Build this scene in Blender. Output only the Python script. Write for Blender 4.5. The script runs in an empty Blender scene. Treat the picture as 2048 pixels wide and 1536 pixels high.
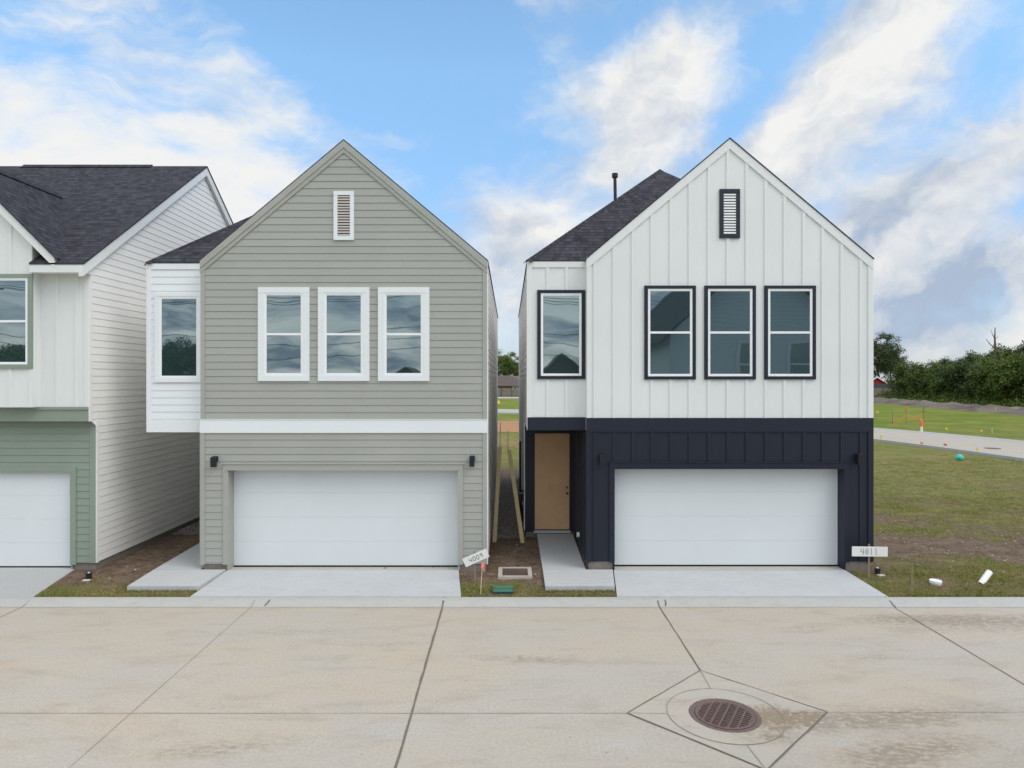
import bpy, math, random
from mathutils import Vector, Matrix, noise
random.seed(7)
R = math.radians
scene = bpy.context.scene
COL = scene.collection

# ------------------------------------------------------------------ camera, sun, sky
CAMZ = 4.36
cam_d = bpy.data.cameras.new("camera")
cam = bpy.data.objects.new("camera", cam_d)
COL.objects.link(cam)
cam.location = (0, 0, CAMZ)
cam.rotation_euler = (R(90), 0, 0)
cam_d.sensor_width = 36
cam_d.lens = 24.0
cam_d.shift_x = 0.0030
cam_d.shift_y = -0.0049
cam_d.clip_start = 0.1
cam_d.clip_end = 4000
scene.camera = cam
scene.cycles.max_bounces = 12
scene.cycles.diffuse_bounces = 8

scene.view_settings.view_transform = 'Standard'
scene.view_settings.look = 'None'
scene.view_settings.gamma = 1
scene.view_settings.exposure = 0.0

SUN_AZ, SUN_EL = 120.0, 48.0          # azimuth clockwise from +Y (the camera looks along +Y)
sd = bpy.data.lights.new("sun", 'SUN')
sd.energy = 1.35
sd.angle = R(35)
sd.color = (1.0, 0.95, 0.88)
sun = bpy.data.objects.new("sun", sd)
COL.objects.link(sun)
sdir = Vector((math.sin(R(SUN_AZ)) * math.cos(R(SUN_EL)), math.cos(R(SUN_AZ)) * math.cos(R(SUN_EL)), math.sin(R(SUN_EL))))
sun.rotation_euler = sdir.to_track_quat('Z', 'Y').to_euler()
sun.location = (20, -20, 40)


class NT:
    """small node-tree builder"""
    def __init__(s, tree):
        s.t = tree
        s.t.nodes.clear()
    def n(s, typ, props=None, **inp):
        nd = s.t.nodes.new(typ)
        for k, v in (props or {}).items():
            setattr(nd, k, v)
        for k, v in inp.items():
            key = int(k[1:]) if k[0] == 'i' and k[1:].isdigit() else k.replace('_', ' ')
            s.set(nd.inputs[key], v)
        return nd
    def set(s, sock, v):
        if isinstance(v, bpy.types.NodeSocket):
            s.t.links.new(v, sock)
        elif isinstance(v, bpy.types.Node):
            s.t.links.new(v.outputs[0], sock)
        else:
            if sock.type == 'RGBA' and len(v) == 3:
                v = (*v, 1)
            sock.default_value = v
    def math(s, op, a, b=0.0, c=None, clamp=False):
        kw = dict(i0=a, i1=b)
        if c is not None:
            kw['i2'] = c
        return s.n('ShaderNodeMath', {'operation': op, 'use_clamp': clamp}, **kw).outputs[0]
    def vmath(s, op, a, b=(0, 0, 0)):
        return s.n('ShaderNodeVectorMath', {'operation': op}, i0=a, i1=b).outputs[0]
    def mix(s, f, a, b, mode='MIX'):
        nd = s.t.nodes.new('ShaderNodeMix')
        nd.data_type = 'RGBA'
        nd.blend_type = mode
        s.set(nd.inputs[0], f)
        s.set(nd.inputs[6], a)
        s.set(nd.inputs[7], b)
        return nd.outputs[2]
    def rng(s, v, a, b, c=0.0, d=1.0, smooth=False):
        return s.n('ShaderNodeMapRange', {'interpolation_type': 'SMOOTHSTEP' if smooth else 'LINEAR', 'clamp': True},
                   i0=v, i1=a, i2=b, i3=c, i4=d).outputs[0]
    def noise(s, vec, scale, detail=4, rough=0.55, dist=0.0):
        return s.n('ShaderNodeTexNoise', None, Vector=vec, Scale=scale, Detail=detail, Roughness=rough, Distortion=dist).outputs[0]
    def map(s, vec, loc=(0, 0, 0), rot=(0, 0, 0), sc=(1, 1, 1), typ='POINT'):
        return s.n('ShaderNodeMapping', {'vector_type': typ}, Vector=vec, Location=loc, Rotation=rot, Scale=sc).outputs[0]


world = bpy.data.worlds.new("World")
scene.world = world
world.use_nodes = True
SKY = 0.1
w = NT(world.node_tree)
sky = w.n('ShaderNodeTexSky', {'sky_type': 'NISHITA', 'sun_disc': False, 'sun_elevation': R(SUN_EL),
                               'sun_rotation': R(SUN_AZ), 'air_density': 1.0, 'dust_density': 0.6, 'ozone_density': 2.0})
dirv = w.n('ShaderNodeTexCoord').outputs['Generated']
sep = w.n('ShaderNodeSeparateXYZ', None, Vector=dirv)
az = w.math('ARCTAN2', sep.outputs[0], sep.outputs[1])
el = w.math('ARCSINE', sep.outputs[2])
ae = w.n('ShaderNodeCombineXYZ', None, X=az, Y=el, Z=0.0).outputs[0]
wn1 = w.n('ShaderNodeTexNoise', None, Vector=ae, Scale=5.0, Detail=5, Roughness=0.6).outputs['Color']
warp = w.vmath('MULTIPLY', w.vmath('SUBTRACT', wn1, (0.5, 0.5, 0.5)), (0.11, 0.11, 0.0))
aew = w.vmath('ADD', ae, warp)


def skydir(px, py):
    u, v = (px - 1018) / 1365, (758 - py) / 1365
    a = math.atan(u)
    return a, math.atan(v * math.cos(a))


def blobs(lst, vec):
    tot = None
    for (px, py, rx, ry, ang, wt) in lst:
        a, e = skydir(px, py)
        m = w.map(vec, (a, e, 0), (0, 0, R(ang)), (rx / 1365, ry / 1365, 1), 'TEXTURE')
        g = w.n('ShaderNodeTexGradient', {'gradient_type': 'SPHERICAL'}, Vector=m).outputs['Fac']
        g = w.math('MULTIPLY', g, wt)
        tot = g if tot is None else w.math('ADD', tot, g)
    return tot


cover = blobs([
    (30, 330, 480, 190, -14, .60), (330, 330, 330, 90, -26, .42), (560, 350, 230, 48, -16, .42),
    (250, 70, 420, 130, -25, .25), (60, 430, 330, 120, 0, .4), (500, 440, 190, 120, -20, .24), (950, 230, 200, 60, -30, .10), (480, 130, 180, 60, -35, .2),
    (1280, 120, 330, 85, 24, .52), (1340, 190, 230, 110, 50, .52), (1220, 320, 330, 140, 40, .5),
    (1800, 70, 420, 130, 42, .62), (1640, 210, 300, 140, 48, .6), (1530, 320, 280, 110, 52, .5),
    (2000, 330, 380, 110, 28, .5), (1750, 430, 420, 120, 18, .6), (1900, 560, 420, 90, 8, .5),
    (1040, 450, 230, 150, 10, .45), (1010, 600, 200, 120, 0, .5), (1850, 670, 460, 80, 0, .55),
    (1500, 560, 700, 120, 0, .3), (200, 600, 900, 120, 0, .3),
    (850, 150, 420, 210, -20, -.62), (700, 60, 420, 130, 0, -.4), (880, 420, 120, 160, 0, -.2),
    (1540, 130, 90, 170, -42, -.45), (2020, 90, 90, 130, -45, -.4), (1600, 400, 40, 120, -50, -.15),
    (1660, 500, 200, 26, 22, -.2), (1830, 600, 160, 24, 10, -.05), (1460, 60, 90, 60, 0, -.25)], aew)
shade = blobs([
    (1730, 430, 320, 80, 18, .6), (1860, 575, 420, 70, 8, .65), (2000, 420, 160, 80, 25, .4),
    (960, 450, 170, 110, 0, .35), (1110, 350, 170, 90, 40, .25), (1480, 300, 200, 40, 48, .25), (1760, 200, 260, 40, 45, .3),
    (1350, 560, 600, 90, 0, .3), (500, 430, 160, 70, -15, .35)], aew)
pz = w.math('ADD', w.math('MAXIMUM', sep.outputs[2], 0.0), 0.22)
plane = w.n('ShaderNodeCombineXYZ', None, X=w.math('DIVIDE', sep.outputs[0], pz), Y=w.math('DIVIDE', sep.outputs[1], pz), Z=0.0).outputs[0]
back = w.rng(sep.outputs[1], 0.35, -0.25, 0.0, 1.0, True)
diag = w.map(aew, (0.3, 0.1, 0), (0, 0, R(-38)), (1.0, 1.45, 1))
diagL = w.map(aew, (0.3, 0.1, 0), (0, 0, R(24)), (1.0, 2.6, 1))
side = w.rng(az, -0.15, 0.05, 0.0, 1.0, True)
dv = diag
nA = w.n('ShaderNodeMix', {'data_type': 'FLOAT'}, i0=side, i2=w.noise(diagL, 4.6, 9, 0.60, 0.4), i3=w.noise(diag, 4.6, 9, 0.60, 0.08)).outputs[0]
nB = w.n('ShaderNodeMix', {'data_type': 'FLOAT'}, i0=side, i2=w.noise(diagL, 14.0, 8, 0.62, 0.3), i3=w.noise(diag, 14.0, 8, 0.62, 0.05)).outputs[0]
bil = w.math('ABSOLUTE', w.math('SUBTRACT', w.noise(dv, 8.5, 6, 0.55, 0.2), 0.5))
nP = w.noise(plane, 0.9, 9, 0.58, 0.4)
nf = w.math('ADD', w.math('ADD', w.math('MULTIPLY', nA, 1.9), w.math('MULTIPLY', nB, 0.65)), w.math('MULTIPLY', bil, -0.8))
front_d = w.math('ADD', cover, w.math('SUBTRACT', nf, 1.20))
back_d = w.math('ADD', w.math('MULTIPLY', nP, 1.7), -0.35)
dens_raw = w.n('ShaderNodeMix', {'data_type': 'FLOAT'}, i0=back, i2=front_d, i3=back_d).outputs[0]
dens = w.math('POWER', w.rng(dens_raw, -0.20, 0.74, 0.0, 1.0, True), 0.85)
sh_n = w.noise(w.map(dv, (1.3, 2.1, 0), (0, 0, 0), (1, 1.5, 1)), 5.5, 6, 0.5, 0.1)
sh_f = w.noise(w.map(dv, (2.33, 0.72, 0)), 15.0, 8, 0.6, 0.3)
sh = w.math('ADD', w.math('MULTIPLY', shade, w.rng(sh_n, 0.38, 0.62, 0.35, 1.3)), w.math('ADD', w.rng(sh_f, 0.44, 0.68, 0.0, 0.16), w.rng(sh_n, 0.5, 0.68, 0.0, 0.45)))
nUp = w.noise(w.map(w.vmath('ADD', aew, (-0.012, 0.022, 0.0)), (0.3, 0.1, 0), (0, 0, R(-38)), (1.0, 1.45, 1)), 4.6, 9, 0.60, 0.08)
relief = w.math('MULTIPLY', w.math('SUBTRACT', nUp, w.noise(diag, 4.6, 9, 0.60, 0.08)), 2.6)
sh = w.math('ADD', sh, w.math('MULTIPLY', relief, w.rng(az, -0.2, 0.1, 0.4, 1.0)))
sh = w.math('SUBTRACT', sh, blobs([(20, 330, 500, 170, -12, .75), (330, 300, 420, 90, -22, .45), (1400, 170, 120, 80, 45, .3), (1800, 60, 300, 90, 40, .25), (1560, 230, 80, 80, 45, .3)], aew))
sh = w.math('ADD', sh, w.math('MULTIPLY', w.rng(az, -0.1, 0.15), 0.20))
sh_b = w.rng(w.noise(plane, 1.7, 9, 0.62, 0.4), 0.44, 0.60, 0.0, 1.0)
sh = w.n('ShaderNodeMix', {'data_type': 'FLOAT'}, i0=back, i2=sh, i3=sh_b).outputs[0]
sh = w.math('MINIMUM', w.math('MAXIMUM', sh, 0.0), 1.0)
cloud = w.mix(sh, (0.90, 0.90, 0.885), (0.42, 0.51, 0.65))
lowwarm = w.rng(el, 0.0, 0.14, 0.35, 0.0)
cloud = w.mix(w.math('MULTIPLY', lowwarm, w.math('SUBTRACT', 1.0, sh)), cloud, (0.95, 0.86, 0.74))
bright = w.n('ShaderNodeMix', {'data_type': 'FLOAT'}, i0=back, i2=1.0, i3=w.math('SUBTRACT', 1.95, w.math('MULTIPLY', sh_b, 0.85))).outputs[0]
over = w.rng(el, 0.62, 1.0, 0.0, 1.0, True)  # unseen bright cloud cover overhead, added to light the ground more
bright = w.math('ADD', bright, w.math('MULTIPLY', over, 0.55))
dens = w.math('MAXIMUM', dens, w.math('MULTIPLY', over, 0.8))
cloud = w.vmath('MULTIPLY', cloud, w.n('ShaderNodeCombineXYZ', None, X=bright, Y=bright, Z=bright).outputs[0])
cloud = w.vmath('MULTIPLY', cloud, (1 / SKY, 1 / SKY, 1 / SKY))
tint = w.mix(w.rng(el, 0.0, 0.42, 0.0, 1.0), (0.95, 1.05, 1.45), (2.35, 2.70, 2.60))
blue = w.mix(1.0, sky.outputs[0], tint, 'MULTIPLY')
final = w.mix(dens, blue, cloud)
bg = w.n('ShaderNodeBackground', None, Color=final, Strength=SKY)
w.n('ShaderNodeOutputWorld', None, Surface=bg)

# ------------------------------------------------------------------ helpers


def wloc(o):
    v = Vector((0, 0, 0))
    while o:
        v += o.location
        o = o.parent
    return v


class MB:
    def __init__(s):
        s.v, s.f, s.fm = [], [], []
        s.cur = 0
    def face(s, *pts):
        i = len(s.v)
        s.v.extend([tuple(p) for p in pts])
        s.f.append(tuple(range(i, i + len(pts))))
        s.fm.append(s.cur)
    def box(s, x0, x1, y0, y1, z0, z1):
        s.hexa([(x0, y0, z0), (x1, y0, z0), (x1, y1, z0), (x0, y1, z0), (x0, y0, z1), (x1, y0, z1), (x1, y1, z1), (x0, y1, z1)])
    def hexa(s, p):
        i = len(s.v)
        s.v.extend([tuple(q) for q in p])
        for f in ((3, 2, 1, 0), (4, 5, 6, 7), (0, 1, 5, 4), (1, 2, 6, 5), (2, 3, 7, 6), (3, 0, 4, 7)):
            s.f.append(tuple(i + k for k in f))
            s.fm.append(s.cur)
    def obox(s, c, ax, ay, az_):
        c, ax, ay, az_ = Vector(c), Vector(ax), Vector(ay), Vector(az_)
        s.hexa([c - ax - ay - az_, c + ax - ay - az_, c + ax + ay - az_, c - ax + ay - az_,
                c - ax - ay + az_, c + ax - ay + az_, c + ax + ay + az_, c - ax + ay + az_])
    def prism(s, poly, d):
        """poly: list of 3d points, d: extrusion vector"""
        d = Vector(d)
        n = len(poly)
        i = len(s.v)
        P = [Vector(p) for p in poly]
        s.v.extend([tuple(p) for p in P] + [tuple(p + d) for p in P])
        s.f.append(tuple(i + k for k in range(n)))
        s.f.append(tuple(i + n + k for k in reversed(range(n))))
        s.fm += [s.cur, s.cur]
        for k in range(n):
            k2 = (k + 1) % n
            s.f.append((i + k2, i + k, i + n + k, i + n + k2))
            s.fm.append(s.cur)
    def tube(s, pts, rad, n=8, caps=True):
        pts = [Vector(p) for p in pts]
        if not isinstance(rad, (list, tuple)):
            rad = [rad] * len(pts)
        rings = []
        for k, p in enumerate(pts):
            d = (pts[min(k + 1, len(pts) - 1)] - pts[max(k - 1, 0)]).normalized()
            up = Vector((0, 0, 1)) if abs(d.z) < 0.9 else Vector((1, 0, 0))
            a = d.cross(up).normalized()
            b = d.cross(a)
            i = len(s.v)
            for q in range(n):
                t = 2 * math.pi * q / n
                s.v.append(tuple(p + (a * math.cos(t) + b * math.sin(t)) * rad[k]))
            rings.append(i)
        for k in range(len(rings) - 1):
            for q in range(n):
                q2 = (q + 1) % n
                s.f.append((rings[k] + q, rings[k] + q2, rings[k + 1] + q2, rings[k + 1] + q))
                s.fm.append(s.cur)
        if caps:
            s.f.append(tuple(rings[0] + q for q in reversed(range(n))))
            s.f.append(tuple(rings[-1] + q for q in range(n)))
            s.fm += [s.cur, s.cur]
    def build(s, name, mats, parent=None, smooth=False, uv=False, bevel=0.0, label=None):
        me = bpy.data.meshes.new(name)
        off = wloc(parent) if parent else Vector((0, 0, 0))
        me.from_pydata([(x - off.x, y - off.y, z - off.z) for x, y, z in s.v], [], s.f)
        if not isinstance(mats, (list, tuple)):
            mats = [mats]
        for m in mats:
            me.materials.append(m)
        if len(mats) > 1:
            me.polygons.foreach_set('material_index', s.fm)
        if smooth:
            me.polygons.foreach_set('use_smooth', [True] * len(s.f))
        me.update()
        if uv:
            ul = me.uv_layers.new(name='UVMap')
            for p in me.polygons:
                n = p.normal
                h = Vector((0, 0, 1)).cross(n)
                h = h.normalized() if h.length > 1e-3 else Vector((1, 0, 0))
                u = n.cross(h)
                for li in p.loop_indices:
                    co = me.vertices[me.loops[li].vertex_index].co + off
                    ul.data[li].uv = (co.dot(h), co.dot(u))
        o = bpy.data.objects.new(name, me)
        COL.objects.link(o)
        if parent:
            o.parent = parent
        if bevel:
            bm_ = o.modifiers.new('bevel', 'BEVEL')
            bm_.width = bevel
            bm_.segments = 2
            bm_.limit_method = 'ANGLE'
        if label:
            o['label'] = label
        return o


def tag(o, label=None, cat=None, group=None, kind=None):
    if label:
        o['label'] = label
    if cat:
        o['category'] = cat
    if group:
        o['group'] = group
    if kind:
        o['kind'] = kind
    return o


def empty(name, loc, label=None, cat=None, group=None):
    o = bpy.data.objects.new(name, None)
    o.location = loc
    o.empty_display_size = 0.3
    COL.objects.link(o)
    return tag(o, label, cat, group)


def copy_tree(o, parent=None):
    c = o.copy()
    COL.objects.link(c)
    if parent:
        c.parent = parent
    for ch in [x for x in list(COL.objects) if x.parent == o]:
        copy_tree(ch, c)
    return c


def mat(name):
    m = bpy.data.materials.new(name)
    m.use_nodes = True
    t = NT(m.node_tree)
    pos = t.n('ShaderNodeNewGeometry').outputs['Position']
    return m, t, pos


def finish(t, color, rough=0.6, bump=None, bstr=0.3, bdist=0.01, metal=0.0, ior=1.45, spec=0.5, alpha=None, extra=None):
    kw = dict(Base_Color=color, Roughness=rough, Metallic=metal, IOR=ior)
    p = t.n('ShaderNodeBsdfPrincipled', None, **kw)
    p.inputs['Specular IOR Level'].default_value = spec
    if bump is not None:
        t.set(p.inputs['Normal'], t.n('ShaderNodeBump', None, Strength=bstr, Distance=bdist, Height=bump).outputs[0])
    t.n('ShaderNodeOutputMaterial', None, Surface=p)
    return p


def paint(name, col, rough=0.55, var=0.05, fine=0.03, grain=True, boards=False):
    m, t, pos = mat(name)
    n1 = t.noise(pos, 0.7, 5, 0.6)
    n2 = t.noise(t.map(pos, sc=(4, 4, 40)), 3.0, 4, 0.6)
    f = t.math('ADD', t.math('MULTIPLY', t.math('SUBTRACT', n1, 0.5), var * 4), t.math('MULTIPLY', t.math('SUBTRACT', n2, 0.5), fine * 4))
    f = t.math('ADD', f, 1.0)
    if boards:
        sp = t.n('ShaderNodeSeparateXYZ', None, Vector=pos)
        rowi = t.math('FLOOR', t.math('DIVIDE', t.math('SUBTRACT', sp.outputs[2], 3.475), 0.157))
        rr_ = t.n('ShaderNodeTexWhiteNoise', {'noise_dimensions': '1D'}, W=rowi).outputs[0]
        along = t.math('ADD', t.math('DIVIDE', t.math('ADD', sp.outputs[0], sp.outputs[1]), 3.66), t.math('MULTIPLY', rr_, 5.0))
        bn = t.n('ShaderNodeTexWhiteNoise', {'noise_dimensions': '2D'}, Vector=t.n('ShaderNodeCombineXYZ', None, X=t.math('FLOOR', along), Y=rowi, Z=0.0).outputs[0]).outputs[0]
        f = t.math('ADD', f, t.math('MULTIPLY', t.math('SUBTRACT', bn, 0.5), 0.045))
        fr = t.math('FRACT', along)
        f = t.math('SUBTRACT', f, t.rng(t.math('ABSOLUTE', t.math('SUBTRACT', fr, 0.5)), 0.4990, 0.4997, 0.0, 0.16))
    c = t.mix(1.0, (*col, 1), t.n('ShaderNodeCombineXYZ', None, X=f, Y=f, Z=f).outputs[0], 'MULTIPLY')
    b = t.noise(t.map(pos, sc=(1, 1, 8)), 22, 5, 0.65)
    finish(t, c, rough, b if grain else None, 0.12, 0.01)
    return m


def simple(name, col, rough=0.6, var=0.12, scale=8, metal=0.0, bump=0.15, spec=0.5):
    m, t, pos = mat(name)
    n1 = t.noise(pos, scale, 6, 0.6)
    c = t.mix(n1, tuple(max(0, x * (1 - var)) for x in col), tuple(min(1, x * (1 + var)) for x in col))
    finish(t, c, rough, n1, bump, 0.01, metal, 1.45, spec)
    return m


M = {}
M['sage'] = paint('sage_paint', (0.355, 0.362, 0.326), boards=True)
M['white'] = paint('white_paint', (0.715, 0.735, 0.72), var=0.03, fine=0.015)
M['white_side'] = paint('white_siding_paint', (0.78, 0.77, 0.74), var=0.04, boards=True)
M['trim'] = paint('white_trim_paint', (0.75, 0.78, 0.79), var=0.02, fine=0.01)
M['green'] = paint('green_paint', (0.235, 0.285, 0.23), boards=True)
M['navy'] = paint('navy_paint', (0.009, 0.0125, 0.025), rough=0.5)
M['vinyl'] = paint('white_vinyl', (0.82, 0.83, 0.83), rough=0.35, var=0.01, fine=0.01, grain=False)
M['door_white'] = paint('garage_door_paint', (0.66, 0.695, 0.71), rough=0.5, var=0.03, fine=0.01)
M['black'] = simple('black_metal', (0.012, 0.012, 0.015), 0.4)
M['rubber'] = simple('black_rubber', (0.008, 0.008, 0.008), 0.8)
M['tan_door'] = simple('tan_wood_door', (0.68, 0.42, 0.23), 0.6, 0.25, 2.2)
M['lumber'] = simple('treated_lumber', (0.60, 0.49, 0.26), 0.8, 0.2, 6)
M['stake'] = simple('weathered_stake', (0.24, 0.19, 0.15), 0.9, 0.25, 20)
M['stake_new'] = simple('pale_stake', (0.55, 0.45, 0.28), 0.9, 0.15, 20)
M['signboard'] = simple('white_board', (0.75, 0.75, 0.72), 0.6, 0.06, 8)
M['ink'] = simple('marker_ink', (0.03, 0.03, 0.035), 0.6)
M['ink_faint'] = simple('faded_ink', (0.33, 0.33, 0.33), 0.6)
M['pvc'] = simple('white_pvc', (0.82, 0.82, 0.80), 0.35, 0.05, 6)
M['box_green'] = simple('green_plastic', (0.06, 0.17, 0.11), 0.5, 0.2, 10)
M['box_dark'] = simple('dark_box_side', (0.01, 0.03, 0.05), 0.5, 0.2, 10)
M['pink'] = simple('pink_ribbon', (0.85, 0.22, 0.20), 0.6, 0.1, 20)
M['orange'] = simple('orange_plastic', (0.85, 0.16, 0.03), 0.5)
M['orange_net'] = simple('orange_net', (0.72, 0.25, 0.06), 0.6)
M['pale_net'] = simple('faded_net', (0.62, 0.42, 0.25), 0.6)
M['yellow'] = simple('yellow_plastic', (0.75, 0.55, 0.05), 0.5)
M['red'] = simple('red_plastic', (0.6, 0.04, 0.03), 0.5)
M['teal'] = simple('teal_plastic', (0.05, 0.50, 0.42), 0.4, 0.3, 30)
M['rust'] = simple('rusty_iron', (0.165, 0.115, 0.102), 0.85, 0.45, 40, 0.0, 0.5, 0.2)
M['rust_frame'] = simple('rusty_frame', (0.16, 0.12, 0.108), 0.85, 0.5, 30, 0.0, 0.6, 0.2)
M['pit'] = simple('pit_dark', (0.004, 0.003, 0.003), 1.0, spec=0.0)
M['fence_wood'] = simple('fence_wood', (0.21, 0.18, 0.15), 0.9, 0.3, 2)
M['brick_red'] = simple('red_wall', (0.35, 0.03, 0.04), 0.8)
M['brown_roof'] = simple('brown_roof', (0.10, 0.075, 0.065), 0.9, 0.2, 3)
M['dark_roof'] = simple('dark_roof', (0.028, 0.022, 0.022), 0.9, 0.2, 3)
M['far_wall'] = simple('brown_brick', (0.16, 0.10, 0.08), 0.9, 0.2, 4)
M['bark'] = simple('bark', (0.10, 0.08, 0.06), 0.95, 0.3, 12, 0, 0.6)
M['bark_dead'] = simple('dead_bark', (0.13, 0.09, 0.075), 0.95, 0.3, 12)
M['louver_grey'] = simple('grey_louver', (0.46, 0.42, 0.38), 0.6, 0.05)
M['opp_wall'] = paint('pale_blue_paint', (0.66, 0.72, 0.75))
M['wire'] = simple('cable', (0.01, 0.01, 0.01), 0.6)
M['pebble'] = simple('pebble', (0.30, 0.25, 0.22), 0.9, 0.5, 30)
M['pale_stone'] = simple('pale_stone', (0.62, 0.58, 0.5), 0.9, 0.2, 30)


def m_glass():
    m, t, pos = mat('window_glass')
    n = t.noise(t.map(pos, sc=(1.0, 1, 1.0)), 1.3, 1, 0.4)
    n1 = t.noise(pos, 2.0, 2)
    c = t.mix(n1, (0.018, 0.038, 0.042), (0.028, 0.05, 0.054))
    p = finish(t, c, 0.015, n, 0.07, 0.03, 0.0, 2.8)
    p.inputs['Specular Tint'].default_value = (0.80, 0.95, 0.98, 1)
    return m


M['glass'] = m_glass()


def m_shingle(name='asphalt_shingle', dark=1.0):
    m, t, pos = mat(name)
    uv = t.n('ShaderNodeUVMap').outputs[0]
    wob = t.n('ShaderNodeTexNoise', None, Vector=uv, Scale=2.5, Detail=2).outputs['Color']
    uvw = t.vmath('ADD', uv, t.vmath('MULTIPLY', t.vmath('SUBTRACT', wob, (0.5, 0.5, 0.5)), (0.10, 0.02, 0)))
    def brick(v, bw, sq, off):
        return t.n('ShaderNodeTexBrick', {'offset': off, 'squash': sq, 'squash_frequency': 3}, Vector=v, Color1=(0.15, 0.15, 0.15), Color2=(0.9, 0.9, 0.9),
                   Mortar=(0.0, 0.0, 0.0), Scale=1.0, Mortar_Size=0.004, Mortar_Smooth=0.1, Bias=0.0, Brick_Width=bw * 0.55, Row_Height=0.143)
    b1 = brick(uvw, 0.31, 0.7, 0.37)
    b2 = brick(t.map(uvw, (0.13, 0, 0)), 0.23, 1.4, 0.61)
    tone = t.mix(0.5, b1.outputs['Color'], b2.outputs['Color'])
    gr = t.noise(uv, 120, 3, 0.7)
    big = t.noise(uv, 0.8, 4, 0.6)
    v = t.math('ADD', t.math('MULTIPLY', tone, 0.75), t.math('ADD', t.math('MULTIPLY', gr, 0.5), t.math('MULTIPLY', big, 0.10)))
    c = t.mix(t.rng(v, 0.30, 1.15), (0.010 * dark, 0.010 * dark, 0.013 * dark), (0.084 * dark, 0.082 * dark, 0.098 * dark))
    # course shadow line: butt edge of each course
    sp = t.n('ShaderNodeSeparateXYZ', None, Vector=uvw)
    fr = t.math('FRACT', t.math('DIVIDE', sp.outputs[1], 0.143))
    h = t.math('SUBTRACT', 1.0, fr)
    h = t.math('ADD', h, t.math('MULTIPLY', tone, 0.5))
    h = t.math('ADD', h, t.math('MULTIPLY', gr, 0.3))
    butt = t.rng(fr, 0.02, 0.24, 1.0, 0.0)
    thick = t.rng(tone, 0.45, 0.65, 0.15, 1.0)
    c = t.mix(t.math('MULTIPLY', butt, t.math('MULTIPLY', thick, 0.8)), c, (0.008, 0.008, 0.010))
    finish(t, c, 0.9, h, 0.7, 0.02, 0, 1.45, 0.25)
    return m


M['shingle'] = m_shingle()


def m_road():
    m, t, pos = mat('road_concrete')
    big = t.noise(t.map(pos, sc=(0.35, 0.9, 1)), 0.9, 7, 0.62, 0.6)
    mid = t.noise(t.map(pos, (4, 1, 0), sc=(0.8, 2.2, 1)), 1.3, 8, 0.66, 0.5)
    fine = t.noise(pos, 24, 8, 0.85)
    brush = t.noise(t.map(pos, rot=(0, 0, R(8)), sc=(6, 60, 1)), 2.0, 3, 0.6)
    c = t.mix(t.rng(big, 0.35, 0.68), (0.50, 0.425, 0.335), (0.465, 0.435, 0.39))
    c = t.mix(t.rng(mid, 0.5, 0.75, 0.0, 0.65), c, (0.36, 0.305, 0.245))
    c = t.mix(t.rng(mid, 0.30, 0.42, 0.6, 0.0), c, (0.50, 0.48, 0.445))
    c = t.mix(t.rng(fine, 0.42, 0.64, 0.0, 0.5), c, (0.27, 0.23, 0.185))
    c = t.mix(t.rng(brush, 0.45, 0.7, 0.0, 0.10), c, (0.56, 0.53, 0.49))
    # tyre scuffs, long and thin, at a few angles
    for (rot, loc, th) in ((12, (3, 7, 0), 0.66), (-14, (9, 2, 0), 0.67), (3, (1, 5, 0), 0.67)):
        s = t.noise(t.map(pos, loc, (0, 0, R(rot)), (0.5, 3.0, 1)), 1.6, 8, 0.72)
        c = t.mix(t.rng(s, th - 0.04, th + 0.10, 0.0, 0.55), c, (0.24, 0.205, 0.17))
    # mud crumbs
    vor = t.n('ShaderNodeTexVoronoi', None, Vector=pos, Scale=5.5, Randomness=1.0)
    spn = t.noise(pos, 0.7, 3, 0.6)
    spot = t.math('MULTIPLY', t.rng(vor.outputs['Distance'], 0.035, 0.10, 1.0, 0.0), t.rng(spn, 0.52, 0.64, 0.0, 1.0))
    c = t.mix(t.math('MULTIPLY', spot, 0.75), c, (0.16, 0.13, 0.11))
    # mud washed to the drain from the right
    wv = t.vmath('ADD', pos, t.vmath('MULTIPLY', t.vmath('SUBTRACT', t.n('ShaderNodeTexNoise', None, Vector=pos, Scale=2.2, Detail=6, Roughness=0.7).outputs['Color'], (0.5, 0.5, 0.5)), (1.3, 0.6, 0)))
    def blot(x, y, rx, ry, rot, wgt):
        g = t.n('ShaderNodeTexGradient', {'gradient_type': 'SPHERICAL'}, Vector=t.map(wv, (x, y, 0), (0, 0, R(rot)), (rx, ry, 50), 'TEXTURE')).outputs['Fac']
        return t.math('MULTIPLY', g, wgt)
    acc = blot(3.42, 8.80, 0.75, 0.40, 0, 1.4)
    for a in ((4.6, 8.65, 1.4, 0.30, 4, 1.0), (5.5, 8.9, 2.4, 0.35, 2, .55), (4.8, 8.05, 1.5, .4, 10, .7), (4.2, 7.6, 1.2, .4, 25, .6),
              (7.6, 12.4, 2.0, .35, 0, .8), (9.0, 12.2, 3.0, .6, 4, .75), (0.3, 10.6, 1.6, .22, -6, .55), (5.2, 12.0, 1.0, .25, 10, .35),
              (-3.6, 11.8, 2.0, .3, 0, .3), (-2.0, 11.2, 1.5, .2, 0, .3), (-3.4, 8.1, 1.2, .3, 8, .55), (5.6, 10.7, .8, .3, 30, .3)):
        acc = t.math('ADD', acc, blot(*a))
    gn = t.noise(t.map(pos, sc=(1, 2.2, 1)), 7, 9, 0.82)
    acc = t.math('MULTIPLY', acc, t.rng(gn, 0.42, 0.60, 0.1, 1.8))
    c = t.mix(t.rng(acc, 0.06, 0.75, 0.0, 0.72), c, (0.26, 0.205, 0.15))
    finish(t, c, 0.85, t.math('ADD', fine, brush), 0.25, 0.004, 0, 1.45, 0.3)
    return m


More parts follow.
